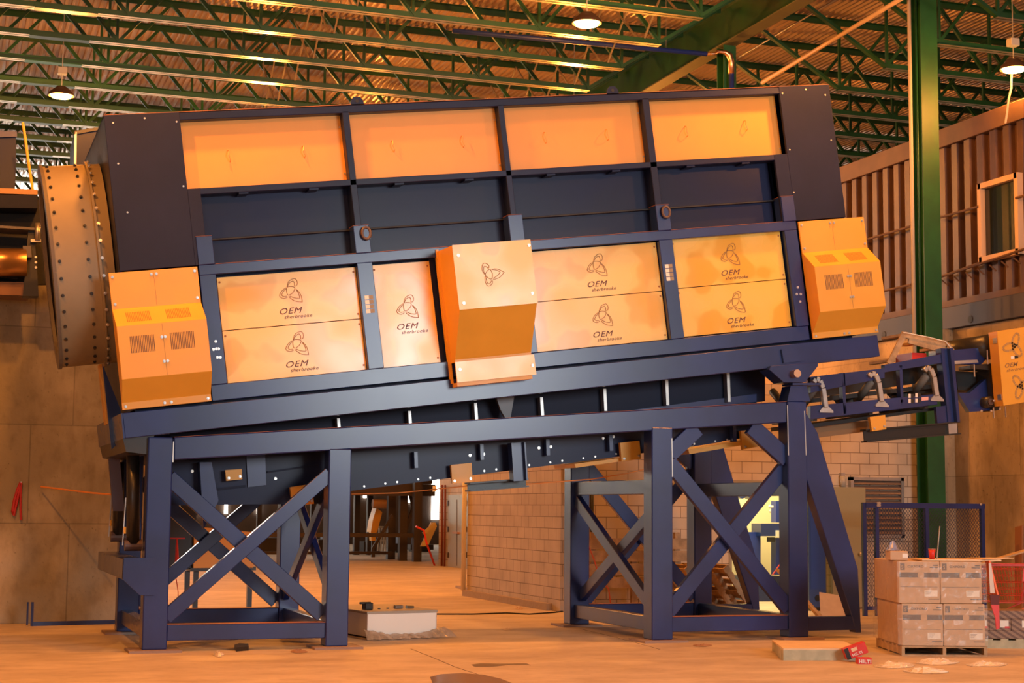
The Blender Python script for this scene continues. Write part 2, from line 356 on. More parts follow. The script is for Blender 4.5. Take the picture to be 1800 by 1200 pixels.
for i, y in enumerate(JY):
    r = thing('roof_joist', 'green open-web roof joist of the main bay, %s from the camera' % ORD[i], 'roof joist', (0, y, ZB), 'open-web joists of the main roof bay')
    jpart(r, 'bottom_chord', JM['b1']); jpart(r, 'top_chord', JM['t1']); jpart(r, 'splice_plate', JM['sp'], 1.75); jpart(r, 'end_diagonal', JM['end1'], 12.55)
    for x in XB1:
        jpart(r, 'web_diagonal', JM['d'], x); jpart(r, 'web_vertical', JM['v'], x-.02)
        if x < 12: jpart(r, 'web_diagonal', JM['e'], x)
for i, y in enumerate(JY[:15]):
    y2 = y-.12
    r = thing('roof_joist', 'green open-web roof joist of the right bay, %s from the camera' % ORD[i], 'roof joist', (0, y2, ZB), 'open-web joists of the right roof bay')
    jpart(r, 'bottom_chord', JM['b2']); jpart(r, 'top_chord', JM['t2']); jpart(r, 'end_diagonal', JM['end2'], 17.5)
    for x in XB2:
        jpart(r, 'web_diagonal', JM['e'], x); jpart(r, 'web_vertical', JM['v'], x+.02)
        if x > 18: jpart(r, 'web_diagonal', JM['d'], x)
g = thing('roof_girder', 'deep dark green roof girder running away above the machine between the two bays', 'girder', (14.9, 16, 11.25))
MB().box((14.89, 14, 11.27), (14.91, 60, 12.06)).build('web', GREEN, g)
MB().box((14.74, 14, 11.25), (15.06, 60, 11.275)).build('bottom_flange', mat('lamplit_green_flange', (.10, .10, .05), .6), g)  # lamp light on the flange is put into its paler colour
MB().box((14.74, 14, 12.055), (15.06, 60, 12.08)).build('top_flange', GREEN, g)
MB().bar((14.885, 14, 11.95), (14.885, 60, 11.95), .01, .02).build('weld_seam', STEEL, g)

def hcol(name, label, x, y, z1, wd, dp, m):
    t = thing(name, label, 'column', (x, y, 0))
    MB().box((x-wd/2, y-dp/2, 0), (x+wd/2, y-dp/2+.025, z1)).build('flange', m, t); MB().box((x-wd/2, y+dp/2-.025, 0), (x+wd/2, y+dp/2, z1)).build('flange', m, t)
    MB().box((x-.01, y-dp/2+.025, 0), (x+.01, y+dp/2-.025, z1)).build('web', m, t)
    return t
c1 = hcol('steel_column', 'green steel column in the right bay standing where block wall meets concrete wall', 17.04, 25.6, 12.0, .36, .36, GREEND)
MB().box((16.8, 25.36, 0), (17.3, 25.84, .03)).build('base_plate', GREEND, c1)
c2 = hcol('steel_column', 'green steel column carrying the roof girder behind the top edge of the machine', 14.9, 29.5, 11.24, .28, .32, GREEND)
bs = MB()
for k in range(6): bs.box((14.6, 29.3, 11.4+.1*k), (14.72, 29.36, 11.44+.1*k))
# conduits, rods and pipes under the roof
def pipe(name, label, pts, r, m, cat='pipe', group=None):
    t = MB().tube(pts, r, 8).build(name, m, None, smooth=True); return tag(t, label, cat, group)
pipe('conduit', 'tan pipe running away under the roof of the right bay', [atX(1340,145,16.3), atX(1600,-12,16.3)], .045, mat('tan_pipe', (.50, .33, .16), .5), 'pipe')
pipe('conduit', 'thin grey conduit under the right bay roof deck, crossing behind the end diagonals', [atX(1300,100,16.3), atX(1490,-13,16.3)], .018, GALV, 'conduit')
pipe('conduit', 'thin white vertical conduit beside the green column', [(16.54, 25.3, 4.1), (16.54, 25.3, 11.9)], .035, mat('white_conduit', (.50, .42, .32), .5), 'conduit')
pipe('conduit', 'thin dark green vertical pipe touching the green column', [(16.72, 25.36, 3.6), (16.72, 25.36, 11.9)], .02, GREEND, 'conduit')
bp = thing('air_pipe', 'blue compressed air pipe with copper elbow turning down at the girder column', 'pipe', (11, 29.15, 10.9))
MB().tube([(8.9, 29.2, 10.86), (14.3, 29.2, 10.96)], .05, 10).build('horizontal_run', BLUE_B, bp, smooth=True)
MB().tube([(14.86, 29.2, 10.6), (14.86, 29.2, 8.0)], .055, 10).build('drop_run', BLUE_B, bp, smooth=True)
MB().tube([(14.3, 29.2, 10.96), (14.5, 29.2, 10.98), (14.55, 29.2, 11.03), (14.72, 29.2, 11.04), (14.82, 29.2, 10.98), (14.86, 29.2, 10.85), (14.86, 29.2, 10.6)], [.03, .03, .045, .045, .065, .06, .06], 10).build('elbow', BRASS, bp, smooth=True)
MB().tube([(13.4, 29.2, 10.96), (13.4, 29.2, 12.1)], .006, 6).build('hanger_rod', STEEL, bp)
br = thing('bridging_rods', 'crossed sloping bridging rods between the main bay joists', 'bridging', (7, 27, ZB))
for k, (y0, y1) in enumerate(zip(JY[3:9], JY[4:10])):
    for xx in (6.6, 12.2):
        MB().bar((xx, y0+.09, ZB+.1), (xx, y1-.09, ZT-.12), .03, .03).build('rod', GALV, br); MB().bar((xx+.04, y1-.09, ZB+.1), (xx+.04, y0+.09, ZT-.12), .03, .03).build('rod', GALV, br)
for k, (px, py, Yk, n_) in enumerate([(290,45,29.0,'over the left end of the machine'), (345,70,31.0,'nearer the left lamp'), (580,95,28.6,'above the second orange panel')]):
    c = atY(px, py, Yk); z = zD-.32
    t = thing('sprinkler_head', 'small sprinkler on grey branch pipe ' + n_, 'sprinkler', (c.x, c.y, z))
    MB().tube([(c.x, c.y, z), (c.x, c.y-1.6, z)], .02, 8).build('branch_pipe', GALV, t); MB().tube([(c.x, c.y, z), (c.x, c.y, z-.08)], [.02, .035], 8).build('sprinkler', BRASS, t)

LENS = mat('lamp_lens', (1, 1, 1), .4, emit=(1, .52, .14), estr=9)
def high_bay(x, y, label, z=9.6, on=True, tail=False, power=None):
    t = thing('high_bay_lamp', label, 'lamp', (x, y, z), 'sodium high bay lamps')
    MB().tube([(x,y,z), (x,y,z+.06), (x,y,z+.12), (x,y,z+.18)], [.24, .23, .16, .09], 24, cap=False).build('reflector', mat('lamp_reflector', (.07, .04, .025), .5, .3), t, smooth=True)
    MB().tube([(x,y,z-.03), (x,y,z+.03)], [.18,.22], 24).build('lens', LENS, t)
    MB().box((x-.09, y-.08, z+.42), (x+.09, y+.08, z+.56)).build('ballast_box', mat('lamp_ballast', (.5, .46, .38), .5), t, bevel=.01)
    MB().tube([(x,y,z+.18), (x,y,zD)], .01, 6).build('hanging_rod', GALV, t)
    if tail: MB().tube([(x-.05,y,z-.1),(x-.06,y,z-.35),(x-.12,y,z-.55),(x-.16,y,z-.8),(x-.2,y,z-1.0)], .02, 6).build('loose_cable', mat('pale_cable', (.6,.5,.4), .5), t)
    l = D.lights.new('sodium_light', 'POINT'); l.energy = power or LAMP_W; l.color = SODIUM; l.shadow_soft_size = .15
    o = D.objects.new('sodium_light', l); COL.objects.link(o); o.location = (x, y, z-.13); return t
high_bay(1.86, 32, 'glowing high bay lamp over the left end of the machine')
high_bay(9.6, 24, 'glowing high bay lamp above the middle of the machine')
high_bay(17.73, 23.84, 'glowing high bay lamp above the brown container, loose cable below it', tail=True, power=650)
for x, y, lb in ((12.9, 33, 'lamp above the block room'), (11.5, 46, 'far lamp added behind the machine to light the hall floor'), (6.5, 36, 'lamp over the open floor between the towers'), (17.0, 38, 'farther lamp of the right row'), (2.4, 18.6, 'lamp in front of the left half of the machine'), (11.8, 18.6, 'lamp in front of the right half of the machine'),  # the far hall lamp is added out of view to brighten the floor
                 (1.5, 10, 'lamp nearest the camera, left row'), (15.4, 12, 'lamp nearest the camera, right row'), (-1.2, 17.0, 'lamp out at the left wall')):
    high_bay(x, y, 'high bay ' + lb, power={18.6: 1350, 10: 1100, 12: 1100, 46: 1000, 36: 2000, 38: 700, 33: 1400}.get(y, LAMP_W))

# ================================================================ TROMMEL SCREEN
TU = math.radians(7.64); Y0 = 19.8; EU = Vector((math.cos(TU), 0, math.sin(TU))); EV = Vector((-math.sin(TU), 0, math.cos(TU)))
ORG = Vector((2.0324, Y0, 2.5195))
def T(u, v, c=0): return ORG + EU*u + EV*v + Vector((0, c, 0))
def TB(u, v, c): return T(u, v, c)
def inv(px, py, c=0):
    p = atY(px, py, Y0+c) - ORG; return p.dot(EU), p.dot(EV)
def mbx(u0, u1, v0, v1, c0, c1): return MB().box((u0, c0, v0), (u1, c1, v1), lambda a, b, c: T(a, c, b))
tr = thing('trommel_screen', 'huge tilted dark blue screening machine with orange-yellow panels on the blue stand', 'machine', (ORG.x, Y0, ORG.z))
def P(name, m, u0, u1, v0, v1, c0, c1, bevel=.006, parent=None, **kw): return mbx(u0, u1, v0, v1, c0, c1).build(name, m, parent or tr, bevel, **kw)
P('main_beam', BLUE, 0, 10.44, 0, .30, 0, .25); P('main_beam', BLUE, 0, 10.44, 0, .30, 2.95, 3.2)
P('lower_rail', BLUE, 1.08, 9.38, .335, .53, .03, .18); P('upper_ledge', BLUE, 1.08, 9.38, 1.875, 2.0, .0, .30)
MB().prism([T(1.29,2.0,0), T(9.17,2.0,0), T(9.17,2.0,.3), T(1.29,2.0,.3)], EV*.004).build('ledge_top', RUST_LIT, tr)  # orange lamp light painted along the ledge top
P('top_rail', BLUE_PANEL, 1.04, 9.4, 3.80, 3.89, 0, .2); P('mid_rail', BLUE_PANEL, 1.04, 9.4, 2.868, 2.945, 0, .25)
for u0, u1 in ((3.09, 3.175), (5.19, 5.268), (7.27, 7.37)):
    P('mullion', BLUE_PANEL, u0, u1, 2.0, 3.82, .0, .28)
for u0, u1 in ((1.08, 1.28), (3.06, 3.26), (5.14, 5.34), (7.26, 7.46), (9.18, 9.38)):
    P('post', BLUE, u0, u1, .53, 1.875, .0, .2); P('post_head', BLUE, u0, u1, 2.0, 2.35, -.02, .2); MB().prism([T(u0,2.35,-.02), T(u1,2.35,-.02), T(u1,2.35,.2), T(u0,2.35,.2)], EV*.003).build('post_cap', RUST_LIT, tr)
for u in (3.19, 7.37):
    pts = [T(u+.055*math.cos(a)+.02, 2.24+.075*math.sin(a), -.06) for a in [k*math.pi/6 for k in range(12)]]
    MB().tube(pts+[pts[0]], .018, 6, cap=False).build('lifting_ring', mat('ring_brown', (.12,.07,.05), .5), tr, smooth=True)
    MB().prism([T(u-.02,2.30,-.02), T(u+.07,2.30,-.02), T(u+.07,2.16,-.02), T(u-.02,2.16,-.02)], (0,-.04,0)).build('ring_base', BLUE, tr)
P('side_plate', SIDEP, .14, 1.044, 2.0, 3.9, -.006, .04, .003); P('side_plate', SIDEP, 1.044, 1.2, 2.0, 2.945, -.006, .04, .003)
P('side_plate', SIDEP, 9.378, 10.18, 2.0, 3.9, -.006, .04, .003); P('side_plate', SIDEP, 9.17, 9.378, 2.0, 2.945, -.006, .04, .003)
P('end_wall', BLUE_PANEL, .14, .17, .33, 3.9, .04, 3.1, 0); P('end_wall', BLUE_PANEL, 10.15, 10.18, .33, 3.9, .04, 3.1, 0)
P('roof_sheet', BLUE_PANEL, .14, 10.18, 3.87, 3.9, .04, 3.1, 0, label='dark top sheet catching orange lamp light'); P('back_wall', BLUE_PANEL, .14, 10.18, .33, 3.9, 3.05, 3.1, 0)
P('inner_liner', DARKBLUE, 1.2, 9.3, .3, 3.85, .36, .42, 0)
MB().prism([T(.14,3.9,0), T(10.18,3.9,0), T(10.18,3.9,.05), T(.14,3.9,.05)], EV*.006).build('roof_edge', RUST_LIT, tr)
cells = [(1.044, 3.09), (3.175, 5.19), (5.268, 7.27), (7.37, 9.378)]
HOOK = mat('hook_wire', (.75, .38, .12), .4, .3)
hookpx = [((402,275),(533,268)), ((690,258),(812,250)), ((957,243),(1066,238)), ((1205,232),(1309,222))]
for k, (u0, u1) in enumerate(cells):
    o = P('upper_panel', YELTOP, u0, u1, 2.945, 3.80, .15, .18, 0)
    for hx, hy in hookpx[k]:
        u, v = inv(hx, hy, .15); mb = MB()
        mb.tube([T(u,v+.08,.15), T(u+.005,v+.07,.11), T(u-.012,v+.01,.09), T(u+.012,v-.05,.10), T(u+.01,v-.07,.15)], .005, 6); mb.build('hook', HOOK, o)
    for uu in (u0+.02, u1-.02):
        for vv in (3.05, 3.65): bolt(o, T(uu, vv, .148), (0,-1,0), .006, .006)
    ua, ub = (1.2 if k == 0 else u0), (9.17 if k == 3 else u1)
    P('blue_panel', BLUE_PANEL, ua, ub, 2.345, 2.868, .22, .25, 0)
    P('lower_blue_panel', BLUE_PANEL, max(ua,1.2), ub, 2.0, 2.325, .24, .27, 0)
    P('brush_seal', BLACK, ua, ub, 2.318, 2.335, .16, .24, 0)
    for fr in (.25, .72): P('clip', BLUE_PANEL, ua+(ub-ua)*fr, ua+(ub-ua)*fr+.12, 2.845, 2.87, .02, .24, 0)
for u, v in ((.24, 3.8), (.62, 3.84), (1.0, 3.78), (1.0, 2.98), (.3, 2.7), (.25, 3.3), (9.42, 3.8), (9.8,3.84), (9.42, 3.0), (10.1, 3.75), (10.1, 3.1), (9.4, 2.4)): bolt(tr, T(u, v, -.001), (0,-1,0), .008, .008)
for u in (3.3, 6.85):   # lifting lugs along the roof edge
    mb = MB().prism([T(u-.09,3.9,0), T(u-.075,3.96,0), T(u-.04,4.0,0), T(u+.04,4.0,0), T(u+.075,3.96,0), T(u+.09,3.9,0)], (0,.03,0)); l_ = mb.build('lifting_lug', BLUE_PANEL, tr)
    MB().tube([T(u,3.945,-.004), T(u,3.945,.034)], .022, 12).build('lug_eye', BLACK, l_)
# doors with emblem and maker's lettering
doors = [(1.30, 3.055, 1.185, 1.84, (512,512)), (1.30, 3.055, .535, 1.175, (523,605)), (3.268, 4.035, .535, 1.845, (717,540)),
         (5.37, 7.25, 1.20, 1.86, (1050,467)), (5.37, 7.25, .54, 1.19, (1060,555)), (7.47, 9.155, 1.215, 1.88, (1284,448)), (7.47, 9.155, .55, 1.205, (1294,532))]
for u0, u1, v0, v1, (px, py) in doors:
    d = P('access_door', YELST, u0, u1, v0, v1, .09, .12, 0, label='glossy yellow door with water stains, thin emblem and dark lettering')
    cu, cv = inv(px, py, .09); emblem(d, lambda a, b, c: T(a, b, c), cu, cv, .31, .088, .007)
    s = (v0-v1)
    text('lettering', 'OEM', .105, .001, T(cu-.19, cv-.275, .087), EU, EV, INK, d, .35, 0, 1.22)
    text('lettering', 'sherbrooke', .062, .001, T(cu-.125, cv-.335, .087), EU, EV, INK, d, .3, 0, 1.08)
    for uu, vv in ((u1-.03, v0+.06), (u1-.03, v1-.06), (u0+.03, v1-.06)): bolt(d, T(uu, vv, .088), (0,-1,0), .008, .006, RUST_LIT)
for u0, u1 in ((1.28, 1.30), (3.055, 3.06), (3.26, 3.268), (4.035, 4.14), (5.34, 5.37), (7.25, 7.26), (7.46, 7.47), (9.155, 9.18)):
    if u1-u0 > .05: P('gap_strip', DARKBLUE, u0, u1, .53, 1.875, .10, .18, 0)
# warning stickers on posts
for px, py in ((650, 537), (1177, 481)):
    u, v = inv(px, py)
    for k in range(4):
        P('warning_sticker', WHITE, u-.055, u, v+.08-.058*k, v+.13-.058*k, -.003, -.001, 0); P('sticker_text', mat('sticker_tan', (.30,.22,.12), .5), u+.004, u+.055, v+.08-.058*k, v+.13-.058*k, -.003, -.001, 0)
for px in ((380,613),(387,628),(375,614),(384,613),(379,600),(382,628)): 
    u, v = inv(*px); bolt(tr, T(u, v, -.001), (0,-1,0), .012, .01)
for px in ((1402,505),(1406,530),(1400,517),(1407,517)): 
    u, v = inv(*px); bolt(tr, T(u, v, -.001), (0,-1,0), .012, .01)
# centre hood
hd_u0, hd_u1 = 4.14, 5.17
prof = [(1.95, .02), (1.93, -.62), (1.12, -.62), (.53, -.20), (.50, -.20), (.50, .02)]
hood = MB().prism([T(hd_u0, v, c) for v, c in prof], EU*(hd_u1-hd_u0)).build('centre_hood', YEL, tr, label='protruding yellow chute hood in the middle, stained upper face')
ff = MB().prism([T(hd_u0-.005, 1.935, -.623), T(hd_u1+.01, 1.935, -.623), T(hd_u1+.01, 1.12, -.623), T(hd_u0-.005, 1.12, -.623)], (0,-.006,0)).build('hood_front_plate', YELST, hood)
P('hood_lip', YELST, hd_u0-.01, hd_u1+.03, .24, .50, -.22, -.19, 0, parent=hood); P('hood_lip_fold', YEL, hd_u0-.01, hd_u1-.02, .19, .24, -.20, .02, 0, parent=hood)
P('hood_flange', YEL, hd_u0-.03, hd_u0, .24, 1.97, -.03, .06, 0, parent=hood)
cu, cv = inv(862, 482, -.62); emblem(hood, lambda a, b, c: T(a, b, c), cu, cv, .30, -.6305, .007, ang=.9)
for uu, vv, cc in ((hd_u0+.06,1.80,-.63),(hd_u0+.06,1.2,-.63),(hd_u1-.05,1.25,-.63),(hd_u0+.04,.40,-.225),(hd_u1-.02,1.86,-.63),(hd_u1-.01,.36,-.225)): bolt(hood, T(uu, vv, cc), (0,-1,0), .012, .008)
# vented end covers
def cover(u0, u1, k):
    pr = 1.0*.30
    prof = [(1.98, .0), (1.98, -.03), (1.54, -.03), (1.31, -pr), (.68, -pr), (.42, -.03), (.335, -.03), (.335, 0)]
    o = MB().prism([T(u0, v, c) for v, c in prof], EU*(u1-u0)).build('vented_cover', YEL, tr, .003, label=('yellow end cover at the low end' if k == 0 else 'yellow end cover at the high end'))
    um = (u0+u1)/2
    P('centre_seam', RUST_LIT, um-.003, um+.003, .34, 1.53, -pr-.002, -.03, 0, parent=o) if False else None
    for a, b_ in (((u0+.14), (u0+.43)), ((um+.08), (um+.37))):
        mb = MB(); n = 15
        for j in range(n):
            uu = a+(b_-a)*j/n
            mb.box((uu, -pr-.002, .98), (uu+(b_-a)/n*.5, -pr+.004, 1.18), lambda x, y, z: T(x, z, y))
        mb.build('vent_grille', mat('vent_dark', (.16,.08,.03), .6), o)
        mb = MB()
        for j in range(n):
            uu = a+(b_-a)*j/n; q = lambda f, e=0: (1.54-(.23)*f, -.03-(pr-.03)*f)
            (va, ca), (vb, cb) = q(.25), q(.8); w_ = (b_-a)/n*.5
            mb.prism([T(uu, va+.002, ca-.002), T(uu+w_, va+.002, ca-.002), T(uu+w_, vb+.002, cb-.002), T(uu, vb+.002, cb-.002)], (0, .003, -.003))
        mb.build('vent_grille', mat('vent_shade', (.30,.15,.03), .6), o)
    for uu, vv, cc in ((u0+.04,1.93,-.03),(u0+.04,1.60,-.03),(u1-.04,1.93,-.03),(u1-.04,1.6,-.03),(um-.03,1.93,-.03),(um+.03,1.93,-.03),(um-.02,1.14,-pr),(um+.02,1.14,-pr),(um-.02,.85,-pr),(um+.02,.85,-pr),(u0+.04,.37,-.03),(u1-.04,.37,-.03),(um-.03,.37,-.03),(um+.05,.37,-.03)):
        bolt(o, T(uu, vv, cc), (0,-1,0), .012, .008)
    mb = MB().box((um-.002, -pr-.001, .69), (um+.002, -pr, 1.30), lambda x, y, z: T(x, z, y)); mb.build('seam', INKL, o)
    mb = MB().box((um-.002, -.031, 1.55), (um+.002, -.03, 1.97), lambda x, y, z: T(x, z, y)); mb.build('seam', INKL, o)
cover(.0, 1.06, 0); cover(9.40, 10.45, 1)
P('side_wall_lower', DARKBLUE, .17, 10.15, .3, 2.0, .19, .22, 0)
# inlet drum at the low end
cc = 1.0; RC = .66; ut, vt = inv(130, 291, .9); ub, vb = inv(150, 638, .9); R = (vt-vb)/2+.02; vc = (vt+vb)/2
uL = inv(67, 293, cc)[0]; uR = .12
def ring(u, r, n=64): return [T(u, vc+r*math.sin(2*math.pi*k/n), cc-(r-R+RC)*math.cos(2*math.pi*k/n)) for k in range(n)]
dm = MB(); n = 64
A = ring(uL+.04, R); B = ring(uR, R+.0); dm.v += [tuple(p) for p in A+B]; dm.f += [(k, (k+1) % n, n+(k+1) % n, n+k) for k in range(n)]
drum = dm.build('inlet_drum', DRUM, tr, smooth=True, label='round brown bolted inlet drum at the low end')
for nm, ua, r0, r1, th in (('rim_flange', uL, R-.16, R+.02, .04), ('inner_flange', -.06, R, R+.035, .03)):
    mb = MB(); L = [ring(ua, r1), ring(ua+th, r1), ring(ua+th, r0), ring(ua, r0)]
    for q in L: mb.v += [tuple(p) for p in q]
    for s in range(4):
        for k in range(n): mb.f.append((s*n+k, s*n+(k+1) % n, ((s+1) % 4)*n+(k+1) % n, ((s+1) % 4)*n+k))
    mb.build(nm, DRUM if nm != 'rim_flange' else mat('drum_rim_dark', (.10,.075,.05), .5), drum, smooth=False)
mb = MB(); q = ring(uL+.3, R-.05); mb.v += [tuple(p) for p in q]; mb.f.append(tuple(range(n))); mb.build('drum_inner', BLACK, drum)
for uu, mm in ((uL+.09, BLACKM), (-.18, BLACKM), (-.02, STEEL)):
    for k in range(17):
        a = math.radians(-78+9.6*k); dr_ = (.035 if mm is STEEL else .0)
        bolt(drum, T(uu, vc+(R+dr_)*math.sin(a), cc-(RC+dr_)*math.cos(a)), (EV*math.sin(a)*RC+Vector((0,-math.cos(a)*R,0))), .014, .012, mm)
mb = MB(); mb.v += [tuple(p) for p in ring(.138, R+.12)]; mb.f.append(tuple(range(n))); mb.build('drum_opening', BLACK, tr)
# guard and brackets at the lower left corner
MB().prism([atY(175,640,21.0), atY(182,640,21.0), atY(190,745,21.0), atY(186,745,21.0)], (0,.25,0)).build('end_skirt', YEL, tr)
MB().prism([atY(180,640,20.9), atY(212,720,20.9), atY(216,770,20.9), atY(196,790,20.9)], (0,.05,0)).build('end_bracket', BLUE, tr)
MB().prism([T(-.02,0,.05), T(.35,0,.05), T(.25,-.22,.05), T(.0,-.16,.05)], (0,3.0,0)).build('jack_saddle', BLACKM, tr)
MB().prism([T(-.02,.3,0), T(-.02,0,0), T(-.02,0,3.2), T(-.02,.3,3.2)], EU*.02).build('beam_end_plate', BLUE, tr)
# pivot at the high end
pv = MB().prism([atY(1355,643,19.72), atY(1438,637,19.72), atY(1438,643,19.72), atY(1415,672,19.72), atY(1378,672,19.72), atY(1352,649,19.72)], (0,.3,0)).build('pivot_bracket', BLUE, tr, .004)
MB().prism([atY(1374,614,19.76), atY(1412,610,19.76), atY(1412,634,19.76), atY(1378,638,19.76)], (0,.04,0)).build('doubler_plate', BLUE, pv)
p = atY(1402, 656, 19.6); MB().tube([p, p+Vector((0,.5,0))], .055, 20).build('pivot_pin', BRASS, pv, smooth=False)
# hydraulic jacks on the left side
for yy, kk in ((20.25, 0), (22.5, 1)):
    px = 234 if kk == 0 else 208
    a = atY(px, 955 if kk == 0 else 940, yy); b_ = atY(px, 800 if kk == 0 else 812, yy)
    j = thing('hydraulic_jack', ('near' if kk == 0 else 'far')+' black hydraulic cylinder lifting the low end of the machine', 'hydraulic cylinder', a)
    MB().tube([a, b_], .078, 16).build('cylinder', BLACKM, j, smooth=True)
    MB().tube([a+Vector((-.1,0,-.02)), a+Vector((.1,0,-.02))], .07, 14).build('clevis', mat('clevis_brown', (.13,.08,.07), .4), j)
    MB().tube([a+Vector((-.13,-.05,-.02)), a+Vector((-.11,-.05,.55))], .008, 6).build('hose', GALV, j)
    MB().tube([a+Vector((-.11,-.05,.12)), a+Vector((-.11,-.05,.2))], .018, 8).build('valve_sleeve', YEL, j)
cp = MB().prism([atY(191,806,22.2), atY(210,800,22.2), atY(219,898,22.2), atY(199,898,22.2)], (0,.1,0)).build('jack_guard', mat('purple_grey_steel', (.10,.075,.10), .5), None)
tag(cp, 'narrow purple-grey guard plate in front of the far hydraulic cylinder', 'guard plate')

# ================================================================ SUPPORT STAND
st = thing('support_stand', 'heavy blue steel stand of four-legged towers joined by a sloping beam', 'machine stand', (2.3, Y0, 0))
XS = [(atY(249,1147,Y0).x, atY(293,1147,Y0).x, 768), (atY(572,1138,Y0).x, atY(611.5,1138,Y0).x, 793), (atY(1146,1128,Y0).x, atY(1183,1128,Y0).x, 755), (atY(1388,1124,Y0).x, atY(1422,1124,Y0).x, 705)]
def add_side(c0, near):
    L = .28
    for i, (x0, x1, ty) in enumerate(XS):
        z1 = atY((276,598,1166,1400)[i], ty, Y0).z + (.03 if i in (1,2) else 0)
        mb = MB().box((x0, c0, .03), (x1, c0+L, z1)); lg = mb.build('leg', BLUE, st, .012)
        MB().box((x0-.16, c0-.14, 0), (x1+.16, c0+L+.12, .03)).build('base_plate', mat('dusty_plate', (.30,.20,.15), .7), st)
    q = [atY(*p, Y0) for p in ((306,768),(1384,705.5),(1384,742),(306,808))]
    MB().prism([p+Vector((0,c0-Y0+.01,0)) for p in q], (0,.22,0)).build('sloping_beam', BLUE, st, .012)
    mb = MB(); e = .003; mb.prism([q[0]+Vector((0,c0-Y0+.01,0)), q[1]+Vector((0,c0-Y0+.01,0)), q[1]+Vector((0,c0-Y0+.23,0)), q[0]+Vector((0,c0-Y0+.23,0))], (0,0,.003)); mb.build('beam_top_strip', RUST_LIT, st)  # thin orange-brown strip along the beam's top face
    z = lambda x, y: atY(x, y, Y0).z
    for i, j, ya, yb in ((0,1,1096,1124), (2,3,1083,1109)):
        xa, xb = XS[i][1], XS[j][0]; zc = (z(430,ya) if i == 0 else z(1285,ya)); zb = (z(430,yb) if i == 0 else z(1285,yb))
        MB().box((xa, c0+.03, zb), (xb, c0+.23, zc)).build('lower_rail', BLUE, st, .008)
        MB().box((xa, c0+.03, zc), (xb, c0+.23, zc+.003)).build('rail_top_strip', RUST_LIT, st)  # thin orange-brown strip along the rail's top face
    def brace(p, q, wd, cc_, nm='diagonal_brace'):
        a, b_ = atY(*p, Y0), atY(*q, Y0); a.y = b_.y = c0+cc_; return MB().bar(a, b_, wd, .09).build(nm, BLUE, st, .006)
    brace((300,838),(572,1082), .19, .20); brace((292,1086),(582,832), .17, .08)
    brace((1180,812),(1390,1070), .20, .08); brace((1180,1082),(1390,822), .20, .20)
    brace((1178,802),(1232,752), .22, .12, 'corner_brace'); brace((1326,748),(1390,806), .24, .12, 'corner_brace')
    # outrigger at the right
    a = [atY(*p, Y0) for p in ((1418,722),(1440,760),(1511,1000),(1517,1112),(1508,1112),(1500,1082),(1418,835))]
    for p in a: p.y = c0+.04
    MB().prism(a, (0,.18,0)).build('outrigger', BLUE, st, .008)
    xb = XS[3][1]; MB().box((xb, c0+.05, z(1465,1108)), (a[4].x, c0+.22, z(1465,1084))).build('outrigger_rail', BLUE, st, .006)
add_side(Y0, True); add_side(22.75, False)
for i in (0, 1, 2, 3):
    x0, x1, _ = XS[i]; zl0, zl1 = ((atY(430,1124,Y0).z, atY(430,1096,Y0).z) if i < 2 else (atY(1285,1109,Y0).z, atY(1285,1083,Y0).z))
    MB().box((x0+.06, Y0+.28, zl0), (x0+.2, 22.75, zl1)).build('cross_rail', BLUE, st, .008)
    if i >= 2:
        za = atX(1137,868,XS[2][0]).z; zb = atX(1137,842,XS[2][0]).z
        MB().box((x0+.06, Y0+.28, za), (x0+.2, 22.75, zb)).build('cross_rail', BLUE, st, .008)
x0 = XS[2][0]+.1
for (p, q) in (((x0, 22.72, atX(1004,880,x0).z), (x0, Y0+.28, atX(1137,1060,x0).z)), ((x0+.08, 22.72, atX(1004,1045,x0).z), (x0+.08, Y0+.28, atX(1137,895,x0).z))):
    MB().bar(p, q, .17, .09, (1,0,0)).build('diagonal_brace', BLUE, st, .006)
x0 = XS[1][0]+.08
for (p, q) in (((x0, 22.72, .5), (x0, Y0+.28, 2.0)), ((x0+.09, 22.72, 2.0), (x0+.09, Y0+.28, .5))): MB().bar(p, q, .15, .08, (1,0,0)).build('diagonal_brace', BLUE, st, .006)
# jack bracket on the first tower
zt, zm, zb = atY(245,982,Y0).z, atY(245,1018,Y0).z, atY(245,1046,Y0).z
MB().prism([atY(218,980,Y0-.03), atY(272,980,Y0-.03), atY(272,1046,Y0-.03), atY(246,1046,Y0-.03), atY(216,1018,Y0-.03)], (0,.03,0)).build('jack_bracket_plate', BLUE, st)
xa = atY(216,980,Y0).x; MB().box((xa, Y0, zm), (XS[0][0], 23.0, zt)).build('jack_bracket_beam', BLUE, st, .008)
# pivot seat on top of the fourth leg
MB().prism([atY(1384,705,Y0), atY(1390,678,Y0), atY(1418,678,Y0), atY(1424,705,Y0)], (0,.25,0)).build('pivot_seat', BLUE, st)
MB().bar(atY(1384,676,Y0+.1), atY(1434,676,Y0+.1), .03, .3).build('pivot_seat_plate', BLUE, st)
for k in (0,1,2): a = atY(1387+14*k, 672, Y0-.02); MB().prism([a+Vector((-.05,0,0)), a+Vector((.05,0,0)), a+Vector((0,0,.14))], (0,.03,0)).build('pivot_gusset', mat('gusset_brown', (.10,.055,.06), .5), st)
# weld beads seen beside the legs
for p0, p1 in (((305,776),(304,812)), ((1181,770),(1182,838)), ((1384,712),(1386,800)), ((1414,722),(1417,800))):
    MB().bar(atY(*p0, Y0-.002), atY(*p1, Y0-.002), .012, .006).build('weld_bead', GALV, st)

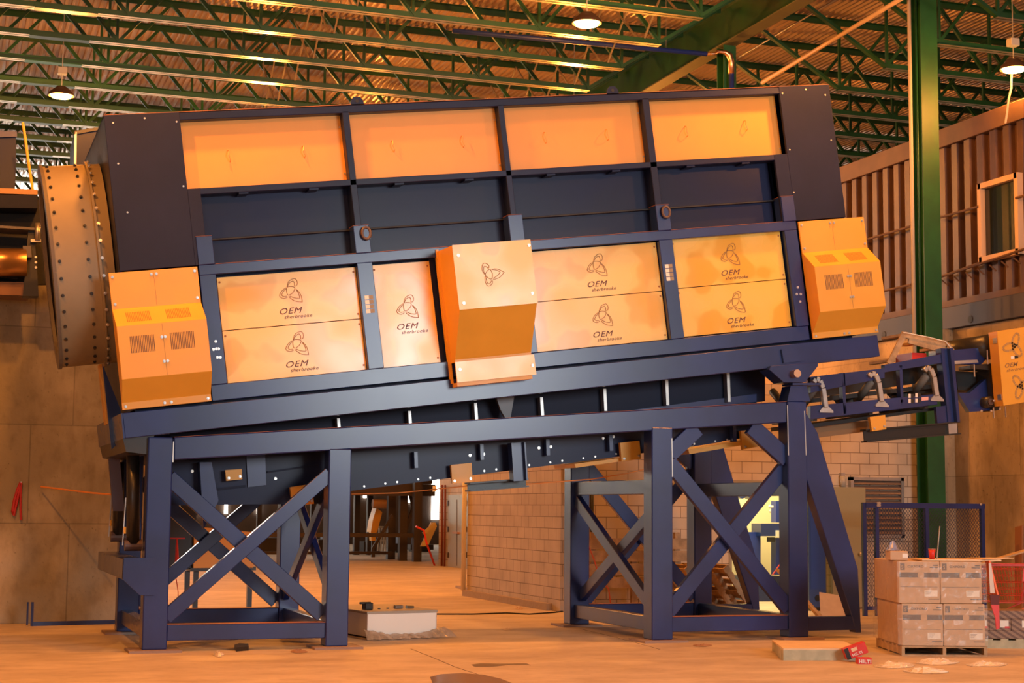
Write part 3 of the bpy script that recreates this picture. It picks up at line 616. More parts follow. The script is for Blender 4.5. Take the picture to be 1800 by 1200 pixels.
# ================================================================ BELT CONVEYOR UNDER THE MACHINE
CY = 20.55
cv_ = thing('belt_conveyor', 'blue sloping belt conveyor under the machine, discharging at the right with troughed rollers', 'conveyor', atY(1450, 720, CY))
def cq(pts, c=CY): return [atY(*p, c) for p in pts]
def cplate(name, pts, dy, m, c=CY, bevel=0, parent=None, **kw): return MB().prism(cq(pts, c), (0,dy,0)).build(name, m, parent or cv_, bevel, **kw)
cplate('skirt_plate', [(300,800),(560,790),(1330,700),(1330,766),(1105,800),(620,862),(560,885),(300,888)], .03, BLUE_PANEL)
cplate('upper_skirt', [(300,745),(560,718),(1345,628),(1345,705),(1060,740),(560,797),(300,810)], .03, DARKBLUE, CY-.02)
cplate('light_flange', [(1330,692),(1330,706),(985,742),(985,737)], .02, BLUE, CY-.06)
for px, y0, y1 in ((595,735,760),(720,722,752),(836,708,738),(952,698,730),(1063,683,722),(1172,668,712),(1280,655,706)):
    cplate('rib', [(px-2.5,y0),(px+2.5,y0),(px+4.5,y1),(px-.5,y1)], .12, GALV, CY-.15)
    cplate('rib', [(px+8,y1+42),(px+14,y1+42),(px+15,y1+70),(px+9,y1+70)], .10, BLUE, CY-.12)
for k in range(24):
    x = 640+29*k+(8 if k % 2 else 0); y = 862-(x-620)*.1285-5
    if 1140 > x or x > 1185: p = atY(x, y, CY-.001); bolt(cv_, p, (0,-1,0), .009, .008)
for x, y in ((428,796),(459,847),(442,851),(484,841),(338,828),(850,798),(826,800),(947,787),(968,785),(1060,770),(1078,767)): bolt(cv_, atY(x, y, CY-.001), (0,-1,0), .013, .01)
for q in ([(396,826),(425,824),(426,842),(398,845)], [(793,817),(829,813),(831,846),(795,850)], [(1090,778),(1124,774),(1127,806),(1093,811)], [(1302,757),(1332,754),(1336,784),(1306,790)], [(510,856),(548,850),(552,885),(514,890)], [(1529,733),(1556,729),(1558,754),(1533,758)]):
    o = cplate('roller_guard', q, .06, YEL, CY-.13); 
    for (bx, by) in (q[2], q[3]): bolt(o, atY(bx + (-4 if (bx, by) == q[2] else 4), by-5, CY-.131), (0,-1,0), .012, .008)
cplate('return_guard', [(1010,815),(1095,804),(1095,810),(1012,822)], .8, YEL, CY-.05); cplate('return_guard', [(1210,790),(1330,770),(1330,778),(1212,798)], .8, YEL, CY-.05)
# panel joints on the left skirt
for q in ([(372,826),(374,826),(378,880),(376,880)], [(433,800),(466,796),(468,852),(436,856)], [(470,828),(560,815),(560,818),(470,831)], [(378,858),(432,852),(432,856),(378,862)]): cplate('seam_cover', q, .02, DARKBLUE if q[0][0] != 433 else BLUE, CY-.025)
cplate('hanger_post', [(351,812),(372,812),(384,880),(358,930)], .15, BLUE, CY-.2)
mb = MB().ibeam(atY(908,778,CY-.2), atY(912,845,CY-.2), .2, .16, .02, (1,0,0)); mb.build('drop_post', BLUE, cv_)
MB().ibeam(atY(822,856,CY), atY(924,848,CY), .12, .25).build('cross_beam', BLACKM, cv_)
MB().prism(cq([(872,697),(904,696),(897,738),(890,738),(880,720)], CY-.3), (0,.05,0)).build('drop_bracket', GREYST, cv_)
# open right part
def cbeam(name, p, q, wd, dp, m, c): return MB().bar(atY(*p, c), atY(*q, c), wd, dp).build(name, m, cv_, .004)
for c, nm in ((CY, ''), (22.0, '')):
    MB().prism(cq([(1425,662),(1555,647),(1555,641),(1655,622),(1665,622),(1665,636),(1555,654),(1555,664),(1425,690)], c), (0,.1,0)).build('top_chord', BLUE, cv_)
    MB().prism(cq([(1425,713),(1648,692),(1648,711),(1425,737)], c), (0,.1,0)).build('bottom_chord', BLUE, cv_, .004)
    for px, y0, y1 in ((1480,655,727), (1581,642,715)): MB().prism(cq([(px,y0),(px+5,y0),(px+8,y1),(px+3,y1)], c), (0,.1,0)).build('upright', BLUE, cv_)
cplate('belt_edge', [(1425,664),(1652,640),(1652,668),(1425,700)], .03, BLACK, 21.35); cplate('belt', [(1425,700),(1700,668),(1700,675),(1425,708)], 1.0, BLACK, 20.9); cplate('return_belt', [(1425,745),(1650,715),(1650,720),(1425,752)], 1.2, BLACK, 20.75)
cplate('belt_underside', [(1430,748),(1535,738),(1535,757),(1430,770)], .9, mat('dusty_belt_guard', (.25,.14,.06), .6), CY+.3)
for k, (px, py) in enumerate([(1436,668),(1534,658),(1631,648)]):
    # bent silver bracket, wing rollers and a level roller
    b0 = [(px-9+2, py+4), (px-3, py-2), (px+4, py), (px+10, py+14), (px+15, py+48)]
    pts = [atY(*p, CY-.02) for p in b0]; mb = MB()
    for a, b_ in zip(pts[:-1], pts[1:]): mb.bar(a, b_, .075, .07)
    mb.build('roller_bracket', GALV, cv_, .008)
    f = atY(px+15, py+52, CY-.03); MB().prism([f+Vector((-.09,0,-.04)), f+Vector((.13,0,-.04)), f+Vector((.13,0,-.015)), f+Vector((.04,0,.06)), f+Vector((-.02,0,.06)), f+Vector((-.09,0,-.015))], (0,.1,0)).build('bracket_foot', GALV, cv_)
    p0 = atY(px, py+10, CY+.05); p1 = p0+Vector((-.02,.42,-.28)); p2 = p1+Vector((0,.45,0)); p3 = p2+Vector((.0,.42,.28))
    for a, b_ in ((p0, p1), (p1, p2), (p2, p3)):
        MB().tube([a, b_], .06, 14).build('roller', mat('roller_grey', (.16,.15,.13), .5), cv_, smooth=True)
    for a in (p1, p2): MB().box((a.x-.04, a.y-.03, a.z-.18), (a.x+.04, a.y+.03, a.z-.06)).build('roller_stand', GALV, cv_)
    MB().bar(p1+Vector((0,-.4,-.2)), p2+Vector((0,.4,-.2)), .06, .05, (0,0,1)).build('roller_crossbar', BLACKM, cv_)
for q in ([(1654,612),(1668,612),(1681,742),(1667,744)], [(1670,612),(1676,611),(1688,741),(1683,742)]): cplate('end_frame', q, .15 if q[0][0] < 1660 else .3, BLUE, CY-.02 if q[0][0] < 1660 else CY-.1, .004)
cplate('end_frame', [(1645,715),(1667,712),(1672,760),(1650,764)], .06, BLUE, CY)
MB().ibeam(atY(1518,766,CY), atY(1683,752,CY), .19, .16).build('lower_beam', BLACKM, cv_)
cplate('clamp', [(1667,744),(1682,742),(1683,761),(1668,763)], .15, GALV, CY-.05)
cplate('tail_rail', [(1674,615),(1738,610),(1742,622),(1725,640),(1676,640)], .12, BLUE, CY)
cplate('tail_rail', [(1676,640),(1720,637),(1718,632),(1676,634)], .12, GALV, CY-.02)
cplate('tail_bracket', [(1684,690),(1705,690),(1745,655),(1750,720),(1705,724),(1690,700)], .10, BLUE, CY)
cplate('tail_belt', [(1680,652),(1738,654),(1740,690),(1684,685)], 1.2, BLACK, 20.8)
cplate('motor_mount', [(1706,642),(1746,638),(1758,720),(1748,722),(1738,650),(1706,648)], .3, BLACKM, CY-.1)
p = atY(1741, 706, CY-.15); MB().tube([p, p+Vector((0,.25,0))], .085, 18).build('bearing', BLACKM, cv_, smooth=True); MB().tube([p+Vector((0,-.02,0)), p], .05, 18).build('shaft_end', mat('shaft', (.12,.08,.06), .4, .5), cv_)
p = atY(1738, 612, CY); MB().tube([p+Vector((0,-.05,.02)), p+Vector((0,1.3,.02))], .19, 24).build('head_pulley', BLACKM, cv_, smooth=True)
for x, y0, y1 in ((1746,716,735),(1767,714,733),(1712,640,662),(1735,615,640)): MB().tube([atY(x, y0, CY-.2), atY(x+1, y1, CY-.2)], .012, 6).build('adjusting_rod', STEEL, cv_)
for x, y in ((1747,704),(1742,722),(1757,718),(1725,722)): bolt(cv_, atY(x, y, CY-.21), (0,-1,0), .012, .01)
# stickers
for k, q in enumerate([(1597,699,8,8),(1597,708,8,8),(1609,698,8,8),(1609,707,8,8)]):
    x, y, w_, h_ = q; cplate('warning_sticker', [(x,y),(x+w_*.5,y),(x+w_*.5,y-7),(x,y-7)], .004, WHITE, CY-.005); cplate('sticker_text', [(x+w_*.55,y),(x+w_*1.2,y),(x+w_*1.2,y-7),(x+w_*.55,y-7)], .004, BLACKM, CY-.005)
cplate('warning_sticker', [(1620,704),(1632,703),(1632,697),(1620,698)], .004, mat('pink_sticker', (.75,.40,.36), .5), CY-.005)
# yellow belt-drive guard at the discharge end
GY = 20.15; A0, B0, C0, D0 = atY(1753,582,GY), atY(1800,575,GY), atY(1812,707,GY), atY(1764,713,GY)
gx = (B0-A0).normalized(); gz = (A0-D0).normalized(); wG = 1.0; hG = (A0-D0).length
gd = MB().prism([D0, D0+gx*wG*.62, A0+gx*wG*.62, A0], (0,.22,0)).build('drive_guard', YEL, cv_, .004, label='yellow sheet metal guard with two segmented emblems and lettering')
GF = lambda a, b, c: D0 + gx*a + gz*b + Vector((0,c,0))
def seg_emblem(cx, cy, sz, ang):
    ca, sa = math.cos(ang), math.sin(ang); mb = MB(); m_ = mat('emblem_tan', (.42,.24,.08), .6)
    loops = []
    for k in range(3):
        t = ang + k*2*math.pi/3
        loops.append([(cx+sz*(.24+.30*math.cos(a))*math.cos(t)-sz*.15*math.sin(a)*math.sin(t), cy+sz*(.24+.30*math.cos(a))*math.sin(t)+sz*.15*math.sin(a)*math.cos(t)) for a in [j*2*math.pi/24 for j in range(25)]])
    for L in loops:
        for j in range(24):
            if j % 3 != 2: ribbon(mb, L[j:j+2], sz*.085, GF, -.001)
            else:
                a, b_ = L[j], L[j+1]; ribbon(mb, [a, (a[0]*.35+b_[0]*.65, a[1]*.35+b_[1]*.65)], sz*.085, GF, -.001)
    mb.build('emblem', m_, gd)
seg_emblem(.27, hG-.25, .36, math.radians(65)); seg_emblem(.33, .25, .36, math.radians(5))
text('lettering', 'OEM', .085, .001, GF(.07, hG*.50, -.002), gx, gz, INKL, gd, .35, .002, 1.2); text('lettering', 'sherbrooke', .06, .001, GF(.10, hG*.50-.065, -.002), gx, gz, INKL, gd, .3, .001, 1.25)
MB().box((.20,-.003,hG*.58), (.25,-.001,hG*.62), GF).build('warning_sticker', WHITE, gd) if False else MB().prism([GF(.2,hG*.6,-.003), GF(.26,hG*.6,-.003), GF(.26,hG*.64,-.003), GF(.2,hG*.64,-.003)], (0,.002,0)).build('warning_sticker', WHITE, gd)
MB().prism([GF(.265,hG*.6,-.003), GF(.33,hG*.6,-.003), GF(.33,hG*.64,-.003), GF(.265,hG*.64,-.003)], (0,.002,0)).build('sticker_text', BLACKM, gd)
for vv in (.12, .88): MB().box((-.006, .03, hG*vv-.04), (0, .12, hG*vv+.04), lambda a, b, c: GF(a, c, b)).build('hinge', GALV, gd)

# pallet riding on the conveyor
pl = thing('wooden_pallet', 'short wooden crate frame strapped on top of the conveyor at the right', 'pallet', atY(1625, 630, 21.2))
for a, b_ in (((1563,640),(1590,585)), ((1590,588),(1664,606)), ((1597,598),(1668,618)), ((1664,606),(1674,618))):
    MB().bar(atY(*a, 20.9), atY(*b_, 20.9), .09, .03).build('board', WOOD, pl); MB().bar(atY(*a, 21.5), atY(*b_, 21.5), .09, .03).build('board', WOOD, pl)
for (x, y) in ((1592,588),(1660,610),(1570,633),(1628,600)): p = atY(x, y, 20.9); MB().bar(p, p+Vector((0,.6,0)), .09, .04, (0,0,1)).build('board', WOOD, pl)
MB().tube([atY(1588,584,20.85), atY(1630,592,20.85), atY(1662,600,20.85), atY(1672,612,20.85)], .008, 6).build('strap', WHITE, pl)
MB().box((atY(1600,626,21).x, 20.95, atY(1600,626,21).z-.1), (atY(1625,626,21).x, 21.4, atY(1600,620,21).z)).build('red_lining', RED, pl)
tag(MB().tube([atY(x, y, 20.45 if 0 else 21.3) for x, y in ((618,868),(700,866),(780,858),(830,853),(900,853),(960,848),(1040,842),(1100,832),(1140,823))], .008, 6).build('hanging_rope', ORANGEROPE), 'thin orange cord strung below the conveyor skirt', 'cord')

# ================================================================ LEFT SIDE THINGS
LY = 24.0
lc = thing('roller_conveyor', 'dark steel conveyor end with roller, cut by the left picture edge above the concrete wall', 'conveyor', atY(35, 520, LY))
def lp(name, pts, dy, m, c=LY, **kw): return MB().prism(cq(pts, c), (0,dy,0)).build(name, m, lc, **kw)
lp('upper_rail', [(-60,328),(66,333),(66,342),(-60,338)], .5, mat('rail_tan', (.5,.28,.14), .5)); lp('upper_beam', [(-60,340),(66,343),(66,366),(-60,364)], .5, DARKBLUE)
lp('lower_rail', [(-60,392),(62,400),(62,404),(-60,397)], .5, GREYST, LY-.1)
p = atY(-60,461,LY); MB().tube([p, atY(46,461,LY)], .2, 24).build('roller', mat('copper_sheen_roller', (.50,.28,.12), .3, .8), lc, smooth=True)
lp('side_frame', [(50,400),(60,400),(68,520),(40,520),(44,480)], .3, BLACKM); lp('lower_plate', [(-60,494),(52,496),(52,520),(-60,515)], .6, mat('brown_plate', (.20,.10,.05), .45, .4), LY+.1)
lp('bearing_block', [(40,432),(54,432),(56,452),(42,452)], .15, GREYST, LY-.1)
MB().tube([atY(66,392,LY-.1), atY(66,422,LY-.1)], .04, 12).build('grease_cylinder', GALV, lc, smooth=True); lp('support_block', [(54,420),(72,420),(72,425),(54,425)], .2, GALV, LY-.1)
for y in (452,461,470): bolt(lc, atY(63,y,LY-.01), (0,-1,0), .012, .01)
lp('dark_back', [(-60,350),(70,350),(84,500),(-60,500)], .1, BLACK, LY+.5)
lp('leg', [(40,520),(60,520),(62,900),(45,900)], .1, BLACKM, 27.5) if False else None
MB().box((atY(30,520,LY).x-.1, LY+.1, 0), (atY(30,520,LY).x+.02, LY+.22, 0.01)).build('shim', BLACKM, lc) if False else None
# it stands on the wall head: a short trestle behind
MB().box((.35, 25.05, 5.05), (1.0, 25.3, 5.2)).build('bearing_beam', BLACKM, lc); MB().box((.4, 24.2, 4.95), (.9, 25.2, 5.15)).build('cantilever', BLACKM, lc)
hp = thing('feed_hopper', 'dark blue hopper side cut by the left picture edge', 'hopper', atY(10, 330, 26))
MB().prism(cq([(-60,230),(28,232),(28,300),(26,332),(-60,332)], 26.0), (0,1.5,0)).build('side_sheet', BLUE_PANEL, hp); MB().prism(cq([(-60,228),(30,231),(30,240),(-60,243)], 25.95), (0,.05,0)).build('rim', BLUE, hp)
MB().box((.4, 26.2, 5.3), (.5, 26.3, atY(0,332,26.2).z+.02)).build('leg', BLACKM, hp); MB().box((.3,26.0,5.3),(1.1,27.4,5.36)).build('platform', BLACKM, hp); MB().box((.4,26.3,0),(.6,26.5,5.3)).build('post', BLACKM, hp)
h2 = thing('discharge_hood', 'dark brown-blue hood panel standing between the drum and the far roof', 'hood', atY(160, 295, 25.5))
MB().prism(cq([(133,232),(192,222),(200,300),(133,300)], 25.5), (0,1.2,0)).build('side_sheet', BLUE_PANEL, h2); MB().prism(cq([(131,230),(194,220),(194,225),(131,236)], 25.45), (0,.05,0)).build('rim', BLACKM, h2); MB().prism(cq([(131,232),(135,232),(134,300),(130,300)], 25.45), (0,.05,0)).build('corner_angle', GALV, h2)
MB().box((1.75,25.7,0),(1.9,25.85,atY(150,300,25.7).z+.02)).build('post', BLACKM, h2)
ys = MB().tube([atY(40,215,24.5), atY(44,240,24.5), atY(50,285,24.5), atY(58,337,24.3)], .02, 8).build('yellow_strap', mat('yellow_strap', (.95,.60,.08), .5)); tag(ys, 'bright yellow strap hanging against the far roof at the left', 'strap')
sl = thing('red_sling', 'red lifting sling hanging on the concrete wall at the left', 'sling', atY(30, 848, 24.97))
MB().tube([atY(x, y, 24.96) for x, y in ((37,847),(31,860),(25,880),(22,898),(24,906),(28,888),(33,865),(37,850))], .022, 6).build('sling_loop', mat('red_web', (.45,.02,.02), .6), sl)
MB().tube([atY(x, y, 24.96) for x, y in ((37,850),(36,872),(36,895),(37,914))], .016, 6).build('sling_tail', mat('red_web', (.45,.02,.02), .6), sl)
MB().tube([atY(37,847,24.94), atY(37,847,25.0)], .01, 6).build('hook', STEEL, sl)
rp = MB().tube([atY(72,855,24.9), atY(120,861,24.2), atY(160,866,23.6), atY(196,869,23.1)], .012, 6).build('orange_rope', ORANGEROPE); tag(rp, 'taut orange rope from the concrete wall to the low end of the machine', 'rope')
fr = thing('floor_rail', 'low blue rail lying along the foot of the concrete wall with an upright stub', 'rail', atZ(130, 1098))
a, b_ = atZ(56,1100), atZ(212,1096); MB().bar(a+Vector((0,0,.03)), b_+Vector((0,0,.03)), .06, .06, (0,0,1)).build('rail', BLUE, fr)
MB().box((a.x-.02, a.y-.03, 0), (a.x+.015, a.y+.03, .34)).build('upright', BLUE, fr); MB().box((a.x-.08, a.y-.03, .02), (a.x-.055, a.y+.03, .34)).build('upright', BLUE, fr)

# far machinery seen through the left tower
fm = thing('drive_unit', 'black motor housing with yellow guard seen through the left tower', 'drive unit', atZ(372, 1000))
FY = 27.5
MB().prism(cq([(262,905),(345,905),(345,1000),(262,1004)], FY), (0,.8,0)).build('housing', BLACKM, fm); MB().prism(cq([(318,852),(350,852),(350,905),(318,905)], FY), (0,.5,0)).build('motor', BLACKM, fm)
MB().prism(cq([(342,925),(445,935),(445,998),(340,998)], FY-.1), (0,.2,0)).build('guard', YEL, fm); MB().prism(cq([(335,998),(450,996),(450,1002),(335,1004)], FY-.1), (0,.6,0)).build('base_rail', BLACKM, fm)
emblem(fm, lambda a, b, c: Vector((a, FY-.1+c, b)), atY(372,958,FY-.1).x, atY(372,958,FY-.1).z, .25, -.003, .012)
for x in (268, 330, 345, 440): p = atY(x,1003,FY); MB().box((p.x-.04,FY,0),(p.x+.04,FY+.1,p.z)).build('leg', BLACKM, fm)
rs = thing('screw_jack', 'red hanging screw jack with a T handle behind the first tower', 'tool', atY(311, 945, 24.5))
a = atY(311,946,24.5); MB().tube([a, atY(311,985,24.5), atY(309,1012,24.5)], [.012,.03,.03], 8).build('shaft', RED, rs); MB().bar(a+Vector((-.12,0,0)), a+Vector((.12,0,0)), .02, .02).build('handle', RED, rs)
MB().tube([atY(309,1012,24.5), atY(311,1025,24.5), atY(313,1040,24.5), atZ(313,1097)], .006, 6).build('cord', RED, rs)

# ================================================================ FAR HALL BETWEEN THE TOWERS
fp = thing('far_platform', 'dark steel platform frame far behind in the hall, between the towers', 'steel platform', (13, 50, 0))
RUSTD = mat('dark_rusty_steel', (.035, .02, .015), .6)
for k, (px, py) in enumerate([(734,987),(709,985),(688,983),(650,975),(627,975),(590,972),(550,968),(500,965),(455,960)]):
    p = atZ(px, py); w_ = .1 if k > 2 else .13; top = 5.6
    MB().box((p.x-w_, p.y, 0), (p.x+w_, p.y+.25, top)).build('post', RUSTD, fp)
pa, pb = atZ(734,987), atZ(625,987); yv = pa.y
def fbox(x0, x1, y0, y1, Y, m, nm, parent, dy=.3): a, b_ = atY(x0, y0, Y), atY(x1, y1, Y); return MB().box((a.x, Y, b_.z), (b_.x, Y+dy, a.z)).build(nm, m, parent)
fbox(430, 740, 936, 944, 51.4, RUSTD, 'rail', fp); fbox(430, 690, 969, 974, 53.0, RUSTD, 'rail', fp); fbox(300, 765, 845, 872, 52.0, RUSTD, 'deck_beam', fp); fbox(300, 760, 800, 850, 55.0, RUSTD, 'deck', fp, 4)
for a, b_ in (((720,865),(735,930)), ((735,865),(712,935)), ((655,965),(690,905))): MB().bar(atY(*a,52.5), atY(*b_,52.5), .1, .1).build('brace', RUSTD, fp)
cvf = thing('far_incline_conveyor', 'small orange-sided inclined chute among the far steel frames', 'conveyor', atY(660, 935, 56))
MB().prism(cq([(662,892),(672,900),(663,935),(652,935),(655,915)], 56), (0,.6,0)).build('side', YEL, cvf); MB().prism(cq([(652,935),(662,935),(660,950),(653,950)], 56), (0,.3,0)).build('chute', YEL, cvf)
MB().tube([atY(655,885,55.8), atY(682,886,55.8)], .16, 12).build('motor', mat('far_motor', (.35,.18,.08), .5), cvf); MB().box((atY(655,950,56).x, 56.1, 0), (atY(655,950,56).x+.12, 56.2, 1.0)).build('leg', RUSTD, cvf)
pr = thing('pipe_rack', 'rack of pale pipes standing on the far floor', 'rack', atZ(672, 972))
for k in range(5):
    x = 664+4.6*k; MB().tube([atY(x, 968, 58), atY(x+3, 928, 58)], .035, 6).build('pipe', mat('pale_pipe', (.75,.68,.60), .5), pr)
MB().bar(atY(662,926,58), atY(690,926,58), .05, .05).build('rail', WHITE, pr); MB().bar(atY(660,950,58), atY(690,950,58), .04, .04).build('rail', WHITE, pr)
rk = thing('red_hand_truck', 'red sloping hand truck leaning by the far block pier', 'hand truck', atZ(760, 985))
MB().tube([atY(731,925,47), atY(745,932,47), atY(750,955,47), atZ(764,993.5)], .032, 8).build('frame', RED, rk); MB().bar(atY(744,938,47.5), atY(764,920,47.5), .1, .05).build('board', mat('tan_board', (.4,.3,.12), .6), rk); MB().prism(cq([(740,960),(752,960),(768,925),(766,918),(758,918)], 47.8), (0,.1,0)).build('panel', mat('tan_board', (.4,.3,.12), .6), rk)
for k, (xa, xb, yt, Yd, lb) in enumerate(((640, 668, 952, 60, 'left of the pipe rack'), (694, 716, 955, 61.5, 'between the two right posts of the far platform'), (560, 612, 948, 62, 'seen just left of the left tower leg'), (722, 762, 957, 63, 'right of the last post of the far platform'), (440, 520, 945, 60, 'farther left among the far frames'))):
    a, b_ = atY(xa, yt, Yd), atY(xb, yt, Yd); t_ = thing('machine_base', 'dark machine base on the far floor, '+lb, 'machine base', (a.x, Yd, 0), 'machine bases on the far floor')
    MB().box((a.x, Yd, .08), (b_.x, Yd+.8, a.z)).build('housing', RUSTD, t_); MB().box((a.x+.1, Yd+.1, 0), (b_.x-.1, Yd+.7, .08)).build('skid', BLACKM, t_); MB().box((a.x+.2, Yd+.2, a.z), (a.x+.6, Yd+.6, a.z+.25)).build('motor', mat('far_motor2', (.08,.09,.14), .5), t_)
# double steel door on the far side wall
X13 = 14.4
def sx(px, py): return atX(px, py, X13)
struct(MB().prism([sx(790,870), sx(828,868), sx(826,1000), sx(790,996)], (-.05,0,0)).build('door_1', mat('steel_door', (.52,.50,.42), .32, .6)))
d1 = D.objects['door_1']
MB().bar(sx(806,878)+Vector((-.055,0,0)), sx(806,994)+Vector((-.055,0,0)), .03, .01, (1,0,0)).build('door_seam', JOINT, d1); p = sx(806,936); MB().box((p.x-.12, p.y-.25, p.z-.03), (p.x-.05, p.y+.25, p.z+.03)).build('door_handle', BRASS, d1)
for i_, (x, y) in enumerate(((791,884),(791,930),(823,884),(823,930),(823,975),(791,975))): p = sx(x, y); MB().box((p.x-.07,p.y-.05,p.z-.08),(p.x-.04,p.y+.05,p.z+.08)).build('hinge', RUSTD, d1)
pipe('downpipe', 'dark red vertical pipe on the far block wall left of the steel door', [sx(782,852)+Vector((-.08,0,0)), Vector((sx(781,990).x-.08, sx(781,990).y, 0))], .035, mat('maroon_pipe', (.16,.03,.02), .5))
pipe('downpipe', 'thin dark red vertical pipe beside the steel door, right of its twin', [sx(787,852)+Vector((-.08,0,0)), Vector((sx(786,990).x-.08, sx(786,990).y, 0))], .03, mat('maroon_pipe', (.16,.03,.02), .5))
es = MB().prism(cq([(761,854),(767,853),(767,863),(761,864)], 46.5), (0,.03,0)).build('wall_notice', WHITE); tag(es, 'small white notice on the far block pier', 'notice')
pipe('corner_conduit', 'white conduit on the far corner of the block room', [(9.9, 31.25, .1), (9.9, 31.25, 3.2)], .05, mat('white_conduit2', (.8,.76,.66), .5), 'conduit')
# offcuts on the floor beside the block room
o = MB(); a, b_ = atZ(806,1033), atZ(880,1047); o.bar(a+Vector((0,0,.03)), b_+Vector((0,0,.03)), .14, .05, (0,0,1)); tag(o.build('wood_offcut', mat('grey_plank', (.38,.27,.17), .7)), 'grey plank lying along the foot of the block room', 'plank')

# ================================================================ ROOM, DOORWAY, CONTAINER
dr = struct(MB().box((15.02, 25.1, .03), (15.07, 26.0, 2.17)).build('door_2', mat('olive_door', (.36,.32,.19), .45)))
# open leaf swings flat towards the camera side
dr.data.transform(Matrix.Identity(4))
D.objects.remove(dr)
a, b_ = atY(1459,858,25.6), atY(1518,858,25.85)
dr = struct(MB().prism([Vector((a.x,25.6,.03)), Vector((b_.x,25.85,.03)), Vector((b_.x,25.85,2.17)), Vector((a.x,25.6,2.17))], (.01,-.045,0)).build('door_2', mat('olive_door', (.36,.32,.19), .45)))
p = atY(1510, 973, 25.75); MB().tube([p+Vector((0,0,0)), p+Vector((0,-.09,0))], [.02,.035], 12).build('door_knob', STEEL, dr, smooth=True)
for nm, x0, x1, z0, z1 in (('jamb', dx0-.05, dx0, 0, 2.2), ('jamb', dx1, dx1+.05, 0, 2.2), ('header', dx0-.05, dx1+.05, 2.2, 2.27)):
    struct(MB().box((x0, 25.97, z0), (x1, 26.23, z1)).build('trim_door_'+nm, mat('frame_tan', (.30,.26,.18), .5)))
l = D.lights.new('room_light', 'AREA'); l.shape = 'RECTANGLE'; l.size = 2.5; l.size_y = 1.2; l.energy = 260; l.color = (1, .84, .45); o = D.objects.new('room_light', l); COL.objects.link(o); o.location = (14.3, 27.6, 3.85)
rl = thing('ceiling_light', 'white ceiling fixture lighting the room behind the doorway', 'light', (14.3, 27.6, 3.86)); MB().box((13.1,27.1,3.87),(15.5,28.1,3.9)).build('lens', mat('room_lens', (1,1,1), .5, emit=(1,.85,.5), estr=3), rl)
eq = thing('drill_press', 'blue and cream floor machine inside the lit room seen through the doorway', 'machine tool', atZ(1365, 1060))
EYm = 28.3
def eb(nm, pts, dy, m, Y=EYm): return MB().prism(cq(pts, Y), (0,dy,0)).build(nm, m, eq)
eb('column', [(1316,935),(1337,935),(1337,1015),(1316,1015)], .3, BLUE_B); eb('head', [(1338,920),(1378,920),(1378,942),(1338,942)], .4, BLUE, EYm-.2); eb('side_tube', [(1364,945),(1376,945),(1376,1010),(1364,1010)], .2, BLUE_B, EYm-.15)
eb('upper_tube', [(1364,880),(1374,880),(1374,918),(1364,918)], .2, BLUE_B, EYm-.1); eb('control_plate', [(1350,944),(1362,944),(1362,952),(1350,952)], .05, BLACKM, EYm-.22); eb('white_box', [(1365,932),(1378,932),(1378,943),(1365,943)], .05, WHITE, EYm-.24)
for a in ((1305,868),(1312,864),(1322,869)): p = atY(*a, EYm); MB().tube([p, p+Vector((0,.2,0))], .09, 12).build('gauge', BLUE, eq)
for a in ((1362,890),(1363,898)): p = atY(*a, EYm); MB().tube([p, p+Vector((0,.2,0))], .035, 12).build('knob', WHITE, eq)
MB().tube([atY(1373,960,EYm-.2), atY(1372,990,EYm-.2), atY(1358,1010,EYm-.2)], .014, 6).build('red_hose', RED, eq); eb('pedestal', [(1312,1012),(1380,1012),(1380,1068),(1312,1068)], .5, BLUE)
p0 = atZ(1345,1075); MB().box((p0.x-.1, EYm, 0), (p0.x+.9, EYm+.5, .2)).build('base', BLUE, eq)
bc = thing('blue_cabinet', 'tall blue steel cabinet with an oval handle hole inside the doorway', 'cabinet', (14.9, 25.5, 0))
a, b_ = atY(1421,868,25.4), atY(1453,1064,25.4); MB().box((a.x, 25.4, .06), (b_.x, 25.9, a.z)).build('body', mat('cabinet_blue', (.03,.07,.22), .35), bc, .01); c = atY(1437,1051,25.4)
MB().tube([c, c+Vector((0,-.012,0))], .055, 16).build('hand_hole', BLACK, bc); MB().box((a.x+.02, 25.42, 0), (b_.x-.02, 25.88, .06)).build('plinth', BLACKM, bc)
MB().box((a.x+.03, 25.392, .38), (b_.x-.03, 25.4, a.z-.05)).build('door', mat('cabinet_blue2', (.02,.06,.25), .35), bc)
# louvre vent on the block wall
lv = thing('louvre_vent', 'grey metal louvred vent on the block wall behind the mesh fence', 'vent', atY(1540, 935, 25.98))
a, b_ = atY(1492,838,25.97), atY(1587,945,25.97)
for x0, x1, z0, z1 in ((a.x, a.x+.06, b_.z, a.z), (b_.x-.06, b_.x, b_.z, a.z), (a.x, b_.x, a.z-.06, a.z), (a.x, b_.x, b_.z, b_.z+.06)): MB().box((x0, 25.9, z0), (x1, 26.0, z1)).build('frame', GALV, lv)
for k in range(11):
    z = b_.z+.08+(a.z-b_.z-.2)*k/10; MB().prism([(a.x+.06,25.9,z), (a.x+.06,25.98,z+.06), (a.x+.06,25.985,z+.055), (a.x+.06,25.905,z-.01)], (b_.x-a.x-.12,0,0)).build('slat', mat('louvre_slat', (.36,.26,.2), .4, .4), lv)
wlx = thing('wall_light', 'small clear wall light above the open door', 'wall light', atY(1482, 850, 25.95)); p = atY(1482,856,25.93); MB().tube([p, p+Vector((0,0,.2))], [.045,.06], 12).build('glass', mat('clear_glass_lamp', (.8,.8,.75), .1, trans=.6), wlx, smooth=True); MB().box((p.x-.04,25.92,p.z+.2),(p.x+.04,26.0,p.z+.26)).build('mount', GALV, wlx)
